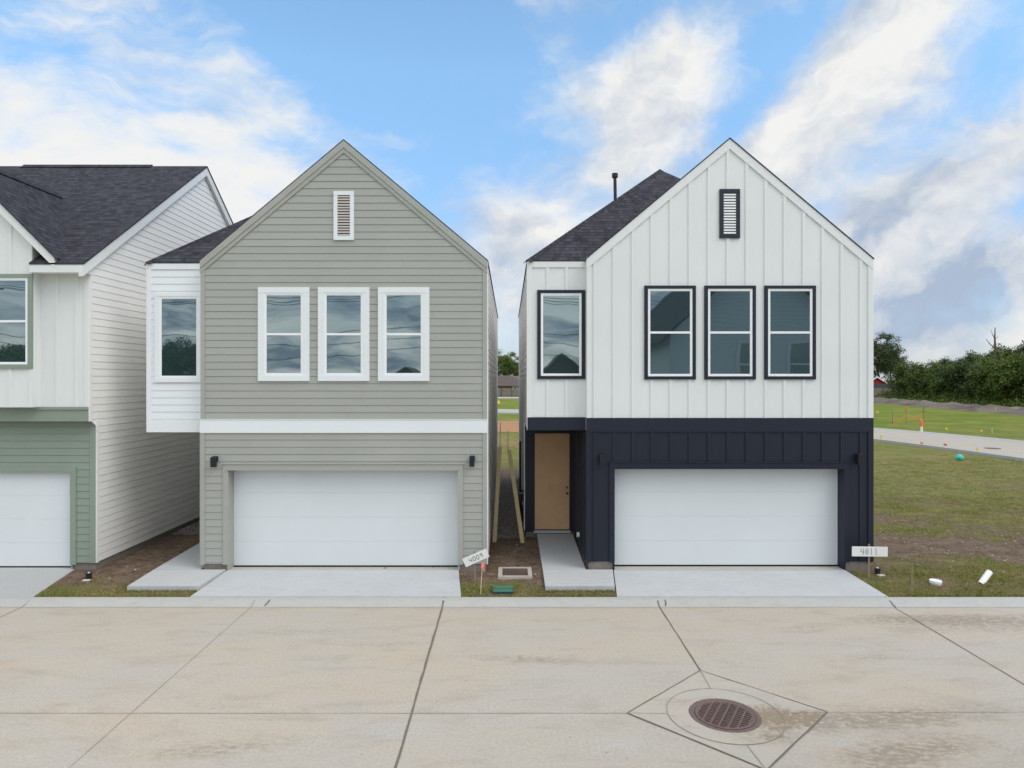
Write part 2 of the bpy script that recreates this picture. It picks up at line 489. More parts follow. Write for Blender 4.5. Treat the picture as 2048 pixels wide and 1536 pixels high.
def m_conc(name, a, b, c3, dirty=0.3, scale=1.0, mud=()):
    m, t, pos = mat(name)
    big = t.noise(pos, 0.9 * scale, 7, 0.65, 0.4)
    fine = t.noise(pos, 38, 6, 0.75)
    st = t.noise(t.map(pos, sc=(1, 3, 1)), 1.7 * scale, 8, 0.7, 0.6)
    c = t.mix(t.rng(big, 0.33, 0.68), a, b)
    c = t.mix(t.rng(t.noise(t.map(pos, rot=(0, 0, R(3)), sc=(55, 3, 1)), 2.0, 3, 0.6), 0.40, 0.66, 0.0, 0.10), c, tuple(x * 0.7 for x in a))
    c = t.mix(t.rng(st, 0.52, 0.75, 0.0, dirty), c, c3)
    c = t.mix(t.rng(fine, 0.42, 0.66, 0.0, 0.30), c, tuple(x * 0.6 for x in b))
    if mud:
        wv = t.vmath('ADD', pos, t.vmath('MULTIPLY', t.vmath('SUBTRACT', t.n('ShaderNodeTexNoise', None, Vector=pos, Scale=3.5, Detail=6, Roughness=0.7).outputs['Color'], (0.5, 0.5, 0.5)), (0.5, 0.3, 0)))
        acc = None
        for (x, y, rx, ry, wgt) in mud:
            g = t.n('ShaderNodeTexGradient', {'gradient_type': 'SPHERICAL'}, Vector=t.map(wv, (x, y, 0), (0, 0, 0), (rx, ry, 50), 'TEXTURE')).outputs['Fac']
            g = t.math('MULTIPLY', g, wgt)
            acc = g if acc is None else t.math('ADD', acc, g)
        acc = t.math('MULTIPLY', acc, t.rng(t.noise(pos, 11, 8, 0.8), 0.40, 0.60, 0.2, 1.7))
        c = t.mix(t.rng(acc, 0.05, 0.8, 0.0, 0.85), c, (0.25, 0.185, 0.115))
    finish(t, c, 0.85, fine, 0.3, 0.004, 0, 1.45, 0.3)
    return m


M['road'] = m_road()
M['curb'] = m_conc('curb_concrete', (0.47, 0.455, 0.42), (0.43, 0.425, 0.40), (0.31, 0.27, 0.22), 0.5, 2.0)
M['drive'] = m_conc('new_concrete', (0.52, 0.525, 0.525), (0.47, 0.48, 0.485), (0.36, 0.35, 0.33), 0.5, 1.6)
M['drive_old'] = m_conc('new_concrete_warm', (0.44, 0.44, 0.43), (0.41, 0.41, 0.405), (0.33, 0.32, 0.30), 0.3, 1.6)
M['found'] = m_conc('foundation_concrete', (0.25, 0.22, 0.19), (0.19, 0.17, 0.15), (0.12, 0.10, 0.085), 0.7, 5.0)
M['far_conc'] = m_conc('far_concrete', (0.46, 0.40, 0.33), (0.42, 0.37, 0.31), (0.33, 0.28, 0.23), 0.4, 0.4)
M['joint'] = simple('joint_filler', (0.175, 0.142, 0.115), 0.95, 0.4, 20)
M['sawcut'] = simple('saw_cut', (0.31, 0.27, 0.225), 0.95, 0.25, 20)


def m_ground():
    m, t, pos = mat('lawn_and_dirt')
    dirt = t.n('ShaderNodeAttribute', {'attribute_name': 'dirt'}).outputs['Fac']
    sp = t.n('ShaderNodeSeparateXYZ', None, Vector=pos)
    n1 = t.noise(pos, 0.35, 7, 0.65, 0.5)
    n2 = t.noise(t.map(pos, sc=(0.8, 1.1, 1)), 2.4, 9, 0.74, 0.3)
    n4 = t.noise(pos, 6.5, 8, 0.8, 0.2)
    n3 = t.noise(pos, 26, 6, 0.8)
    gfar = t.rng(sp.outputs[1], 34, 64)
    g = t.mix(t.rng(n2, 0.35, 0.65), (0.125, 0.145, 0.034), (0.32, 0.285, 0.105))
    g = t.mix(t.rng(n1, 0.5, 0.7, 0.0, 0.55), g, (0.34, 0.25, 0.14))
    gf = t.mix(t.rng(n1, 0.38, 0.62), (0.12, 0.20, 0.022), (0.26, 0.25, 0.06))
    gf = t.mix(t.rng(t.noise(t.map(pos, sc=(0.8, 1, 1)), 0.16, 7, 0.7), 0.5, 0.66), gf, (0.15, 0.185, 0.025))
    g = t.mix(gfar, g, gf)
    d = t.mix(t.rng(n2, 0.3, 0.7), (0.15, 0.10, 0.068), (0.34, 0.25, 0.178))
    d = t.mix(t.rng(n1, 0.55, 0.75, 0.0, 0.5), d, (0.33, 0.25, 0.175))
    d = t.mix(t.rng(n4, 0.50, 0.62, 0.0, 0.65), d, (0.085, 0.055, 0.037))
    d = t.mix(t.rng(n4, 0.46, 0.36, 0.0, 0.5), d, (0.37, 0.28, 0.20))
    f = t.math('ADD', dirt, t.math('MULTIPLY', t.math('SUBTRACT', n2, 0.5), 1.3))
    f = t.math('ADD', f, t.math('MULTIPLY', t.math('SUBTRACT', n3, 0.5), 0.8))
    c = t.mix(t.rng(f, 0.3, 0.7), g, d)
    c = t.mix(t.rng(n3, 0.5, 0.75, 0.0, 0.45), c, (0.05, 0.040, 0.025))
    c = t.mix(t.rng(n3, 0.42, 0.25, 0.0, 0.30), c, (0.30, 0.26, 0.16))
    finish(t, c, 0.95, t.math('ADD', t.math('ADD', n3, n4), n2), 1.0, 0.06, 0, 1.45, 0.1)
    return m


M['ground'] = m_ground()


def m_blades():
    m, t, pos = mat('grass_blades')
    rnd = t.n('ShaderNodeNewGeometry').outputs['Random Per Island']
    n1 = t.noise(pos, 0.8, 5, 0.6)
    c = t.mix(rnd, (0.09, 0.13, 0.022), (0.34, 0.32, 0.105))
    c = t.mix(t.rng(n1, 0.45, 0.65, 0.0, 0.75), c, (0.38, 0.29, 0.16))
    finish(t, c, 0.8, None, spec=0.15)
    return m


M['blades'] = m_blades()


def m_gravel():
    m, t, pos = mat('gravel')
    v = t.n('ShaderNodeTexVoronoi', None, Vector=pos, Scale=38.0)
    sepc = t.n('ShaderNodeSeparateColor', None, Color=v.outputs['Color']).outputs[0]
    c = t.mix(sepc, (0.22, 0.18, 0.155), (0.55, 0.48, 0.42))
    c = t.mix(t.rng(v.outputs['Distance'], 0.35, 0.7, 0.0, 0.8), c, (0.03, 0.025, 0.022))
    h = t.math('SUBTRACT', 1.0, v.outputs['Distance'])
    finish(t, c, 0.9, h, 1.0, 0.02, spec=0.2)
    return m


M['gravel'] = m_gravel()


def m_leaf(name, a, b, c3):
    m, t, pos = mat(name)
    rnd = t.n('ShaderNodeNewGeometry').outputs['Random Per Island']
    n1 = t.noise(pos, 0.55, 4, 0.6)
    c = t.mix(rnd, a, b)
    c = t.mix(t.rng(n1, 0.48, 0.68, 0.0, 0.8), c, c3)
    p = t.n('ShaderNodeBsdfPrincipled', None, Base_Color=c, Roughness=0.6)
    p.inputs['Specular IOR Level'].default_value = 0.25
    tr = t.n('ShaderNodeBsdfTranslucent', None, Color=c)
    mx = t.n('ShaderNodeMixShader', None, i0=0.22, i1=p, i2=tr)
    t.n('ShaderNodeOutputMaterial', None, Surface=mx)
    return m


M['leaf_a'] = m_leaf('leaves_mid', (0.045, 0.078, 0.016), (0.11, 0.155, 0.035), (0.17, 0.19, 0.045))
M['leaf_b'] = m_leaf('leaves_bright', (0.055, 0.095, 0.015), (0.13, 0.18, 0.035), (0.16, 0.18, 0.04))
M['leaf_c'] = m_leaf('leaves_dark', (0.028, 0.052, 0.015), (0.07, 0.105, 0.032), (0.11, 0.13, 0.05))


def m_berm():
    m, t, pos = mat('bare_bank')
    n1 = t.noise(t.map(pos, sc=(1, 0.35, 1)), 0.5, 7, 0.65, 0.6)
    n2 = t.noise(pos, 3, 6, 0.7)
    c = t.mix(t.rng(n1, 0.35, 0.65), (0.075, 0.058, 0.052), (0.21, 0.165, 0.12))
    c = t.mix(t.rng(n2, 0.55, 0.7, 0.0, 0.6), c, (0.10, 0.11, 0.04))
    finish(t, c, 0.95, n2, 0.8, 0.1)
    return m


M['berm'] = m_berm()
M['red_soil'] = simple('orange_soil', (0.36, 0.19, 0.085), 0.95, 0.3, 0.8)

# ------------------------------------------------------------------ ground, road, curb
ROAD_Y0, ROAD_Y1 = 4.83, 13.02
CURB_Y = 13.40


def gz(x, y):
    """height of the lots"""
    pts = [(13.38, 0.070), (14.3, 0.135), (14.9, 0.185), (18.0, 0.20), (30, 0.20)]
    if y <= pts[0][0]:
        return pts[0][1]
    for (a, za), (b, zb) in zip(pts, pts[1:]):
        if y <= b:
            return za + (zb - za) * (y - a) / (b - a)
    return 0.20


def sm(a, b, v):
    t = max(0.0, min(1.0, (v - a) / (b - a)))
    return t * t * (3 - 2 * t)


def dirtmask(x, y):
    n = noise.fractal(Vector((x * 0.28, y * 0.5, 3.1)), 0.9, 2.1, 5)
    n2 = noise.fractal(Vector((x * 1.3, y * 1.8, 7.7)), 0.9, 2.1, 3)
    d = 0.22 + 0.55 * n + 0.30 * n2
    # worn lot corner on the right, near the curb
    d += 0.62 * math.exp(-(((x - 12.5) / 4.5) ** 2 + ((y - 17.3) / 1.7) ** 2))
    d += 0.55 * math.exp(-(((x - 8.8) / 1.5) ** 2 + ((y - 16.2) / 2.0) ** 2))
    d += 0.35 * math.exp(-(((x - 11) / 3.0) ** 2 + ((y - 20.3) / 0.8) ** 2))
    d -= 0.35 * sm(24, 30, y)
    # strips between the houses are mud
    if x < 2.4 and y < 32:
        d = 0.95 + 0.2 * n2
        if y < 14.2:
            d = 0.60 + 0.60 * n2 + 0.2 * n
        if -9.1 < x < -6.0 and y < 14.9:
            d = 0.45 + 0.5 * sm(13.7, 14.6, y) + 0.6 * n2
    if y > 34:
        d = min(d, 0.25)
    return max(0.0, min(1.2, d))


def build_ground():
    def rngl(a, b, st):
        n = max(1, int(round((b - a) / st)))
        return [a + (b - a) * k / n for k in range(n)]
    xs = [-1500, -600, -250, -120, -60, -30] + rngl(-20, -10, 1.0) + rngl(-10, 3, 0.13) + rngl(3, 7.6, 0.6) + rngl(7.6, 16, 0.14) + rngl(16, 30, 0.5) + rngl(30, 100, 4) + [100, 150, 250, 600, 1500]
    ys = rngl(13.38, 15, 0.12) + rngl(15, 24, 0.17) + rngl(24, 50, 0.5) + rngl(50, 170, 4) + [170, 220, 300, 500, 900, 1800]
    vs, fs, att = [], [], []
    for y in ys:
        for x in xs:
            z = gz(x, y)
            d = dirtmask(x, y)
            if 13.6 < y < 60:
                z += (0.018 * noise.fractal(Vector((x * 1.1, y * 1.1, 0)), 0.9, 2, 4) + 0.016 * d * noise.noise(Vector((x * 5.1, y * 5.1, 4)))) * min(1, (y - 13.38) * 2)
            vs.append((x, y, z))
            att.append(d)
    nx = len(xs)
    for j in range(len(ys) - 1):
        for i in range(nx - 1):
            a = j * nx + i
            fs.append((a, a + 1, a + nx + 1, a + nx))
    # bed below the road, and the land behind the viewer
    def strip(pts):
        for (y0, z0), (y1, z1) in zip(pts, pts[1:]):
            i = len(vs)
            vs.extend([(-1500, y0, z0), (1500, y0, z0), (1500, y1, z1), (-1500, y1, z1)])
            att.extend([0.1] * 4)
            fs.append((i, i + 1, i + 2, i + 3))
    strip([(-1500, 0.2), (2.9, 0.2), (4.47, 0.07), (4.48, -0.25), (13.37, -0.25), (13.38, 0.07)])
    me = bpy.data.meshes.new('ground')
    me.from_pydata(vs, [], fs)
    me.materials.append(M['ground'])
    me.polygons.foreach_set('use_smooth', [True] * len(fs))
    a = me.attributes.new('dirt', 'FLOAT', 'POINT')
    a.data.foreach_set('value', att)
    o = bpy.data.objects.new('ground', me)
    COL.objects.link(o)
    tag(o, kind='structure')


build_ground()

b = MB()
DX, DY = 2.80, 8.86
DRAIN = (DX, DY)
# road slab with a round opening for the drain
N = 64
x0r, x1r = -220, 220
hole = [(DX + 0.80 * math.cos(2 * math.pi * k / N), DY + 0.80 * math.sin(2 * math.pi * k / N), 0) for k in range(N)]
sq = []
for k in range(N):
    a = 2 * math.pi * k / N
    c, s = math.cos(a), math.sin(a)
    m_ = 1.0 / max(abs(c), abs(s))
    sq.append((DX + c * m_, DY + s * m_, 0))
for k in range(N):
    k2 = (k + 1) % N
    b.face(hole[k], sq[k], sq[k2], hole[k2])
b.face((x0r, ROAD_Y0, 0), (DX - 1, ROAD_Y0, 0), (DX - 1, ROAD_Y1, 0), (x0r, ROAD_Y1, 0))
b.face((DX + 1, ROAD_Y0, 0), (x1r, ROAD_Y0, 0), (x1r, ROAD_Y1, 0), (DX + 1, ROAD_Y1, 0))
b.face((DX - 1, ROAD_Y0, 0), (DX + 1, ROAD_Y0, 0), (DX + 1, DY - 1, 0), (DX - 1, DY - 1, 0))
b.face((DX - 1, DY + 1, 0), (DX + 1, DY + 1, 0), (DX + 1, ROAD_Y1, 0), (DX - 1, ROAD_Y1, 0))
tag(b.build('road', M['road']), kind='structure')

# rolled curbs on both sides
for (nm, s, y0) in (('curb', 1, ROAD_Y1), ('curb', -1, ROAD_Y0)):
    b = MB()
    prof = [(0.0, -0.05), (0.0, 0.003), (0.05, 0.006), (0.10, 0.020), (0.16, 0.045), (0.22, 0.066), (0.28, 0.078), (0.33, 0.082), (0.375, 0.082), (0.385, 0.070), (0.385, -0.05)]
    xs = [-220 + 440 * k / 60 for k in range(61)]
    for (xa, xb) in zip(xs, xs[1:]):
        for (ya, za), (yb, zb) in zip(prof, prof[1:]):
            p = [(xa, y0 + s * ya, za), (xb, y0 + s * ya, za), (xb, y0 + s * yb, zb), (xa, y0 + s * yb, zb)]
            b.face(*(p if s > 0 else p[::-1]))
    tag(b.build(nm, M['curb']), kind='structure')


def strip_line(b, pts, wd, z=0.004, jit=0.0, seed=0, zf=None):
    rr = random.Random(seed)
    dense = []
    for (a, c) in zip(pts, pts[1:]):
        L = math.dist(a, c)
        n = max(1, int(L / 0.25))
        for k in range(n):
            dense.append((a[0] + (c[0] - a[0]) * k / n, a[1] + (c[1] - a[1]) * k / n))
    dense.append(pts[-1])
    L, Rr = [], []
    for k, p in enumerate(dense):
        q0, q1 = dense[max(0, k - 1)], dense[min(len(dense) - 1, k + 1)]
        dx, dy = q1[0] - q0[0], q1[1] - q0[1]
        l = math.hypot(dx, dy)
        nx, ny = -dy / l, dx / l
        o = rr.uniform(-jit, jit)
        ww = wd * (1 + rr.uniform(-0.35, 0.35)) / 2
        zz = z if zf is None else zf(p[1]) + z
        L.append((p[0] + nx * (o + ww), p[1] + ny * (o + ww), zz))
        Rr.append((p[0] + nx * (o - ww), p[1] + ny * (o - ww), zz))
    for k in range(len(dense) - 1):
        b.face(Rr[k], Rr[k + 1], L[k + 1], L[k])


def curbz(y):
    prof = [(0.0, 0.003), (0.05, 0.006), (0.10, 0.020), (0.16, 0.045), (0.22, 0.066), (0.28, 0.078), (0.33, 0.082), (0.385, 0.082)]
    t = y - ROAD_Y1
    for (a, za), (c, zb) in zip(prof, prof[1:]):
        if t <= c:
            return za + (zb - za) * max(0, t - a) / (c - a)
    return 0.082


T, Lc, Rc, Bc = (2.86, 10.20), (1.545, 8.90), (4.17, 8.93), (2.87, 7.60)
b = MB()
for k, (x, wd) in enumerate(((-9.3, .012), (-1.27, .034), (7.35, .020), (11.6, .012))):
    strip_line(b, [(x, ROAD_Y0), (x, ROAD_Y1)], wd, 0.005, 0.004, k)
strip_line(b, [T, (2.88, ROAD_Y1)], .026, 0.005, 0.004, 21)
strip_line(b, [(2.87, ROAD_Y0), Bc], .026, 0.005, 0.004, 22)
for k, (p, q, wd) in enumerate(((T, Lc, .016), (Lc, Bc, .022), (T, Rc, .018), (Rc, Bc, .020))):
    strip_line(b, [p, q], wd, 0.009, 0.004, 40 + k)
o = b.build('road_joint', M['joint'])
tag(o, kind='structure')
b = MB()
strip_line(b, [(-4.93, ROAD_Y0), (-4.93, ROAD_Y1)], .010, 0.005, 0.002, 5)
strip_line(b, [(-40, 8.9), Lc], .009, 0.006, 0.002, 6)
strip_line(b, [Rc, (60, 8.9)], .007, 0.006, 0.002, 7)
strip_line(b, [T, (2.84, DY + .74)], .011, 0.010, 0.002, 8)
strip_line(b, [(2.83, DY - .74), Bc], .011, 0.010, 0.002, 9)
strip_line(b, [Lc, (DX - .74, 8.88)], .008, 0.010, 0.002, 10)
strip_line(b, [(DX + .74, 8.88), Rc], .007, 0.010, 0.002, 11)
ring = [(DX + .735 * math.cos(2 * math.pi * k / 48) * 1.0, DY + .735 * math.sin(2 * math.pi * k / 48)) for k in range(49)]
strip_line(b, ring, .010, 0.012, 0.001, 12)
strip_line(b, [(-80, ROAD_Y1 - .012), (80, ROAD_Y1 - .012)], .010, 0.004, 0.006, 13)
tag(b.build('saw_cut', M['sawcut']), kind='structure')
b = MB()
for k, x in enumerate((-9.3, -4.93, -1.27, 2.88, 7.38, 11.6)):
    wd = {-1.27: .034, 2.88: .028, 7.38: .024}.get(x, .010)
    strip_line(b, [(x, ROAD_Y1), (x, ROAD_Y1 + .1), (x, ROAD_Y1 + .2), (x, ROAD_Y1 + .375)], wd, 0.004, 0.003, 60 + k, curbz)
# dirt smears on the curb
for (x, wd, dx) in ((-4.68, .03, .03), (3.0, .03, .02)):
    strip_line(b, [(x, ROAD_Y1 + .06), (x + dx, ROAD_Y1 + .16), (x + dx, ROAD_Y1 + .24)], wd, 0.005, 0.01, int(x * 10), curbz)
tag(b.build('curb_joint', M['joint']), kind='structure')

# concrete patch round the drain: a square sheet turned 45 degrees, and its collar
M['patch'] = m_conc('patch_concrete', (0.49, 0.43, 0.35), (0.455, 0.42, 0.37), (0.30, 0.245, 0.18), 0.55, 1.3, ((3.42, 8.78, .55, .42, 1.6), (4.0, 8.75, .45, .3, 1.2), (3.2, 8.3, .6, .25, .6), (2.3, 9.2, .5, .2, .25)))
b = MB()
corners = [T, Lc, Bc, Rc]
def ray_diamond(a):
    c, s = math.cos(a), math.sin(a)
    best = 9
    for p, q in zip(corners, corners[1:] + corners[:1]):
        ex, ey = q[0] - p[0], q[1] - p[1]
        det = c * (-ey) - s * (-ex)
        if abs(det) < 1e-9:
            continue
        rx, ry = p[0] - DX, p[1] - DY
        tt = (rx * (-ey) - ry * (-ex)) / det
        uu = (c * ry - s * rx) / det
        if tt > 0 and -1e-6 <= uu <= 1 + 1e-6:
            best = min(best, tt)
    return best
angs = sorted([2 * math.pi * k / 72 for k in range(72)] + [math.atan2(p[1] - DY, p[0] - DX) % (2 * math.pi) for p in corners])
pr = [(DX + ray_diamond(a) * math.cos(a), DY + ray_diamond(a) * math.sin(a), 0.004) for a in angs]
inn = [(DX + .735 * math.cos(a), DY + .735 * math.sin(a), 0.004) for a in angs]
for k in range(len(angs)):
    k2 = (k + 1) % len(angs)
    b.face(inn[k], pr[k], pr[k2], inn[k2])
tag(b.build('drain_apron', M['patch']), kind='structure')
b = MB()
for k in range(N):
    a, a2 = 2 * math.pi * k / N, 2 * math.pi * (k + 1) / N
    prev = None
    for (r, z) in ((0.735, 0.0052), (0.60, 0.005), (0.46, 0.003), (0.44, 0.000), (0.44, -0.05)):
        cur = ((DX + r * math.cos(a), DY + r * math.sin(a), z), (DX + r * math.cos(a2), DY + r * math.sin(a2), z))
        if prev:
            b.face(cur[0], prev[0], prev[1], cur[1])
        prev = cur
tag(b.build('drain_collar', M['patch'], smooth=True), kind='structure')

# the storm drain
root = empty('storm_drain', (DX, DY, 0), 'large round rusty iron storm drain set in a square concrete patch of the road', 'drain')
b = MB()
def lathe(b, cx, cy, prof, n=64, jit=0.0):
    rr = random.Random(3)
    js = [rr.uniform(-jit, jit) for _ in range(n)]
    for k in range(n):
        a, a2 = 2 * math.pi * k / n, 2 * math.pi * (k + 1) / n
        k2 = (k + 1) % n
        for q, ((r0, z0), (r1, z1)) in enumerate(zip(prof, prof[1:])):
            def P(r, z, kk, aa, first):
                r = r + (js[kk] if first else 0)
                return (cx + r * math.cos(aa), cy + r * math.sin(aa), z)
            f0, f1 = q == 0, False
            b.face(P(r0, z0, k, a, f0), P(r0, z0, k2, a2, f0), P(r1, z1, k2, a2, f1), P(r1, z1, k, a, f1))
lathe(b, DX, DY, [(.452, .001), (.44, .009), (.405, .008), (.385, -.004), (.378, -.004), (.378, -.07), (.34, -.075)], 64, 0.008)
b.build('drain_frame', M['rust_frame'], root)
b = MB()
lathe(b, DX, DY, [(.44, -.02), (.44, -.6), (.001, -.601)], 32)
b.build('drain_pit', M['pit'], root)
# grate
b = MB()
ca, sa = math.cos(R(-30)), math.sin(R(-30))
def W(u, v, z):
    return (DX + u * ca - v * sa, DY + u * sa + v * ca, z)
RG = 0.352
lathe(b, DX, DY, [(.376, -.05), (.376, .006), (.368, .010), (.345, .010), (.338, .004), (.338, -.05)])
k = -7
for k in range(-7, 8):
    v = k * 0.0505
    if abs(v) >= RG - .01:
        continue
    L = math.sqrt(RG * RG - v * v)
    h_ = 0.0085
    b.hexa([W(-L, v - h_, -.016), W(L, v - h_, -.016), W(L, v + h_, -.016), W(-L, v + h_, -.016),
            W(-L, v - h_, .004), W(L, v - h_, .004), W(L, v + h_, .004), W(-L, v + h_, .004)])
for k in range(-3, 4):
    u = k * 0.108
    L = math.sqrt(RG * RG - u * u)
    h_ = 0.011
    zt = .012 if k == 0 else .0065
    b.hexa([W(u - h_, -L, -.05), W(u + h_, -L, -.05), W(u + h_, L, -.05), W(u - h_, L, -.05),
            W(u - h_, -L, zt), W(u + h_, -L, zt), W(u + h_, L, zt), W(u - h_, L, zt)])
b.build('drain_grate', M['rust'], root)

# ------------------------------------------------------------------ siding / panels / windows
LAP = 0.157


class Plane:
    """vertical wall plane: origin (x,y), direction along wall, outward normal"""
    def __init__(s, o, d, n):
        s.o, s.d, s.n = Vector((o[0], o[1], 0)), Vector((d[0], d[1], 0)), Vector((n[0], n[1], 0))
        s.flip = (s.d.cross(Vector((0, 0, 1)))).dot(s.n) < 0
    def p(s, u, z, off=0.0):
        return s.o + s.d * u + Vector((0, 0, z)) + s.n * off
    def quad(s, b, u0, u1, z0, z1, o0, o1=None, ut=None):
        """ut=(u0 at top, u1 at top)"""
        if o1 is None:
            o1 = o0
        a, c = ut if ut else (u0, u1)
        pts = [s.p(u0, z0, o0), s.p(u1, z0, o0), s.p(c, z1, o1), s.p(a, z1, o1)]
        b.face(*(pts[::-1] if s.flip else pts))
    def slab(s, b, u0, u1, z0, z1, o0, o1, zt=None):
        """box from offset o0 to o1; zt=(z top at u0, z top at u1)"""
        za, zb = zt if zt else (z1, z1)
        pts = [s.p(u0, z0, o1), s.p(u1, z0, o1), s.p(u1, z0, o0), s.p(u0, z0, o0), s.p(u0, za, o1), s.p(u1, zb, o1), s.p(u1, zb, o0), s.p(u0, za, o0)]
        if s.flip:
            pts = [pts[k] for k in (1, 0, 3, 2, 5, 4, 7, 6)]
        b.hexa(pts)


def cut(spans, h0, h1):
    out = []
    for a, c in spans:
        if h1 <= a or h0 >= c:
            out.append((a, c))
            continue
        if h0 > a:
            out.append((a, h0))
        if h1 < c:
            out.append((h1, c))
    return out


def lap_siding(b, pl, z0, z1, rng_f, holes=(), phase=0.0, lap=LAP):
    k = math.floor((z0 - phase) / lap)
    G = 0.0065
    zc = phase + k * lap
    while zc < z1 - 1e-6:
        lo, hi = max(zc, z0), min(zc + lap, z1)
        segs = [lo]
        for h in holes:
            for zz in (h[2], h[3]):
                if lo + 1e-4 < zz < hi - 1e-4:
                    segs.append(zz)
        segs = sorted(segs) + [hi]
        for sa_, sb_ in zip(segs, segs[1:]):
            mid = (sa_ + sb_) / 2
            full0, full1 = rng_f(sa_), rng_f(sb_)
            spans = [(0.0, 1.0)]
            L0, R0_ = full0
            L1, R1_ = full1
            spans = [(L0, R0_)]
            for h in holes:
                if h[2] < mid < h[3]:
                    spans = cut(spans, h[0], h[1])
            def off(z):
                return 0.013 - 0.009 * (z - zc) / lap
            for (a, c) in spans:
                at = L1 if a == L0 else a
                ct = R1_ if c == R0_ else c
                if ct - at < 0.0 and c - a < 0.01:
                    continue
                if ct < at:
                    at = ct = (at + ct) / 2
                lo2 = sa_
                if abs(sa_ - zc) < 1e-6:
                    lo2 = sa_ + G
                    pl.quad(b, a, c, sa_, lo2, -0.006)
                    # underside of the butt edge
                    pts = [pl.p(a, lo2, -0.006), pl.p(c, lo2, -0.006), pl.p(c, lo2, off(lo2)), pl.p(a, lo2, off(lo2))]
                    b.face(*pts)
                    # little top ledge of the course below
                    pts = [pl.p(a, sa_, -0.006), pl.p(c, sa_, -0.006), pl.p(c, sa_, 0.004), pl.p(a, sa_, 0.004)]
                    b.face(*pts)
                pl.quad(b, a, c, lo2, sb_, off(lo2), off(sb_), (at, ct))
        zc += lap


def window(pl, parent, u0, u1, z0, z1, casing, cas_mat, split=True, cw=0.135, cap=True):
    """u0..u1,z0..z1: outer edge of the casing"""
    b = MB()
    pl.slab(b, u0, u0 + cw, z0 + cw * .9, z1 - cw * .9, -0.0, 0.040)
    pl.slab(b, u1 - cw, u1, z0 + cw * .9, z1 - cw * .9, -0.0, 0.040)
    pl.slab(b, u0, u1, z1 - cw * .9, z1, -0.0, 0.043)
    pl.slab(b, u0, u1, z0, z0 + cw * .9, -0.0, 0.043)
    win = b.build('window', cas_mat, parent)
    a0, a1, c0, c1 = u0 + cw - .012, u1 - cw + .012, z0 + cw * .9 - .012, z1 - cw * .9 + .012
    b = MB()
    f1 = 0.042
    pl.slab(b, a0, a0 + f1, c0, c1, .0, .034)
    pl.slab(b, a1 - f1, a1, c0, c1, .0, .034)
    pl.slab(b, a0 + f1, a1 - f1, c1 - f1, c1, .0, .033)
    pl.slab(b, a0 + f1, a1 - f1, c0, c0 + f1, .0, .036)
    # inner sash
    g = 0.022
    i0, i1, k0, k1 = a0 + f1, a1 - f1, c0 + f1, c1 - f1
    pl.slab(b, i0, i0 + g, k0, k1, .0, .0285)
    pl.slab(b, i1 - g, i1, k0, k1, .0, .0285)
    pl.slab(b, i0 + g, i1 - g, k1 - g, k1, .0, .0275)
    pl.slab(b, i0 + g, i1 - g, k0, k0 + g, .0, .0295)
    mid = (k0 + k1) / 2
    if split:
        pl.slab(b, i0 + g, i1 - g, mid - .024, mid + .024, .0, .031)
    b.build('window_frame', M['vinyl'], win)
    rs = [(k0 + g, mid - .024), (mid + .024, k1 - g)] if split else [(k0 + g, k1 - g)]
    for (za, zb) in rs:
        b = MB()
        pl.quad(b, i0 + g, i1 - g, za, zb, .0225)
        b.build('pane', M['glass'], win)
    return win


def louver(pl, parent, u0, u1, z0, z1, cas_mat, slat_mat):
    b = MB()
    cw = .085
    pl.slab(b, u0, u0 + cw, z0 + cw, z1 - cw, .0, .040)
    pl.slab(b, u1 - cw, u1, z0 + cw, z1 - cw, .0, .040)
    pl.slab(b, u0, u1, z1 - cw, z1, .0, .043)
    pl.slab(b, u0, u1, z0, z0 + cw, .0, .043)
    v = b.build('gable_vent', cas_mat, parent)
    b = MB()
    pl.quad(b, u0 + cw, u1 - cw, z0 + cw, z1 - cw, 0.0205)
    b.build('vent_backing', M['pit'], v)
    b = MB()
    n = 15
    H = (z1 - z0 - 2 * cw) / n
    for k in range(n):
        za = z0 + cw + k * H
        P = [pl.p(u0 + cw, za + .1 * H, .034), pl.p(u1 - cw, za + .1 * H, .034), pl.p(u1 - cw, za + .78 * H, .022), pl.p(u0 + cw, za + .78 * H, .022)]
        b.prism(P, pl.n * .004)
    b.build('louver', slat_mat, v)


def lamp(pl, parent, u, z, side):
    b = MB()
    pl.slab(b, u - .052, u + .052, z - .115, z + .10, .055, .155)
    lm = b.build('wall_lamp', M['black'], parent, bevel=.004)
    b = MB()
    pl.slab(b, u - .05, u + .06 * 1, z - .0, z + .11, .004, .056)
    b.build('back_plate', M['black'], lm)


def roof_slab(b, poly, t=0.035):
    """poly: top surface points (planar); gives it thickness t downwards"""
    P = [Vector(p) for p in poly]
    n = (P[1] - P[0]).cross(P[2] - P[0])
    if n.z < 0:
        P = P[::-1]
    b.prism([p - Vector((0, 0, t)) for p in P][::-1], (0, 0, t))


def garage_door(parent, x0, x1, y, z0, z1):
    b = MB()
    n = 4
    H = (z1 - z0) / n
    for k in range(n):
        a, c = z0 + k * H + .0018, z0 + (k + 1) * H - .002
        b.box(x0, x1, y, y + .04, a, c)
    b.box(x0, x1, y + .005, y + .035, z0, z1)
    d = b.build('garage_door', M['door_white'], parent)
    b = MB()
    b.box(x0, x1, y - .004, y + .05, z0 - .035, z0)
    b.build('bottom_seal', M['rubber'], d)
    return d


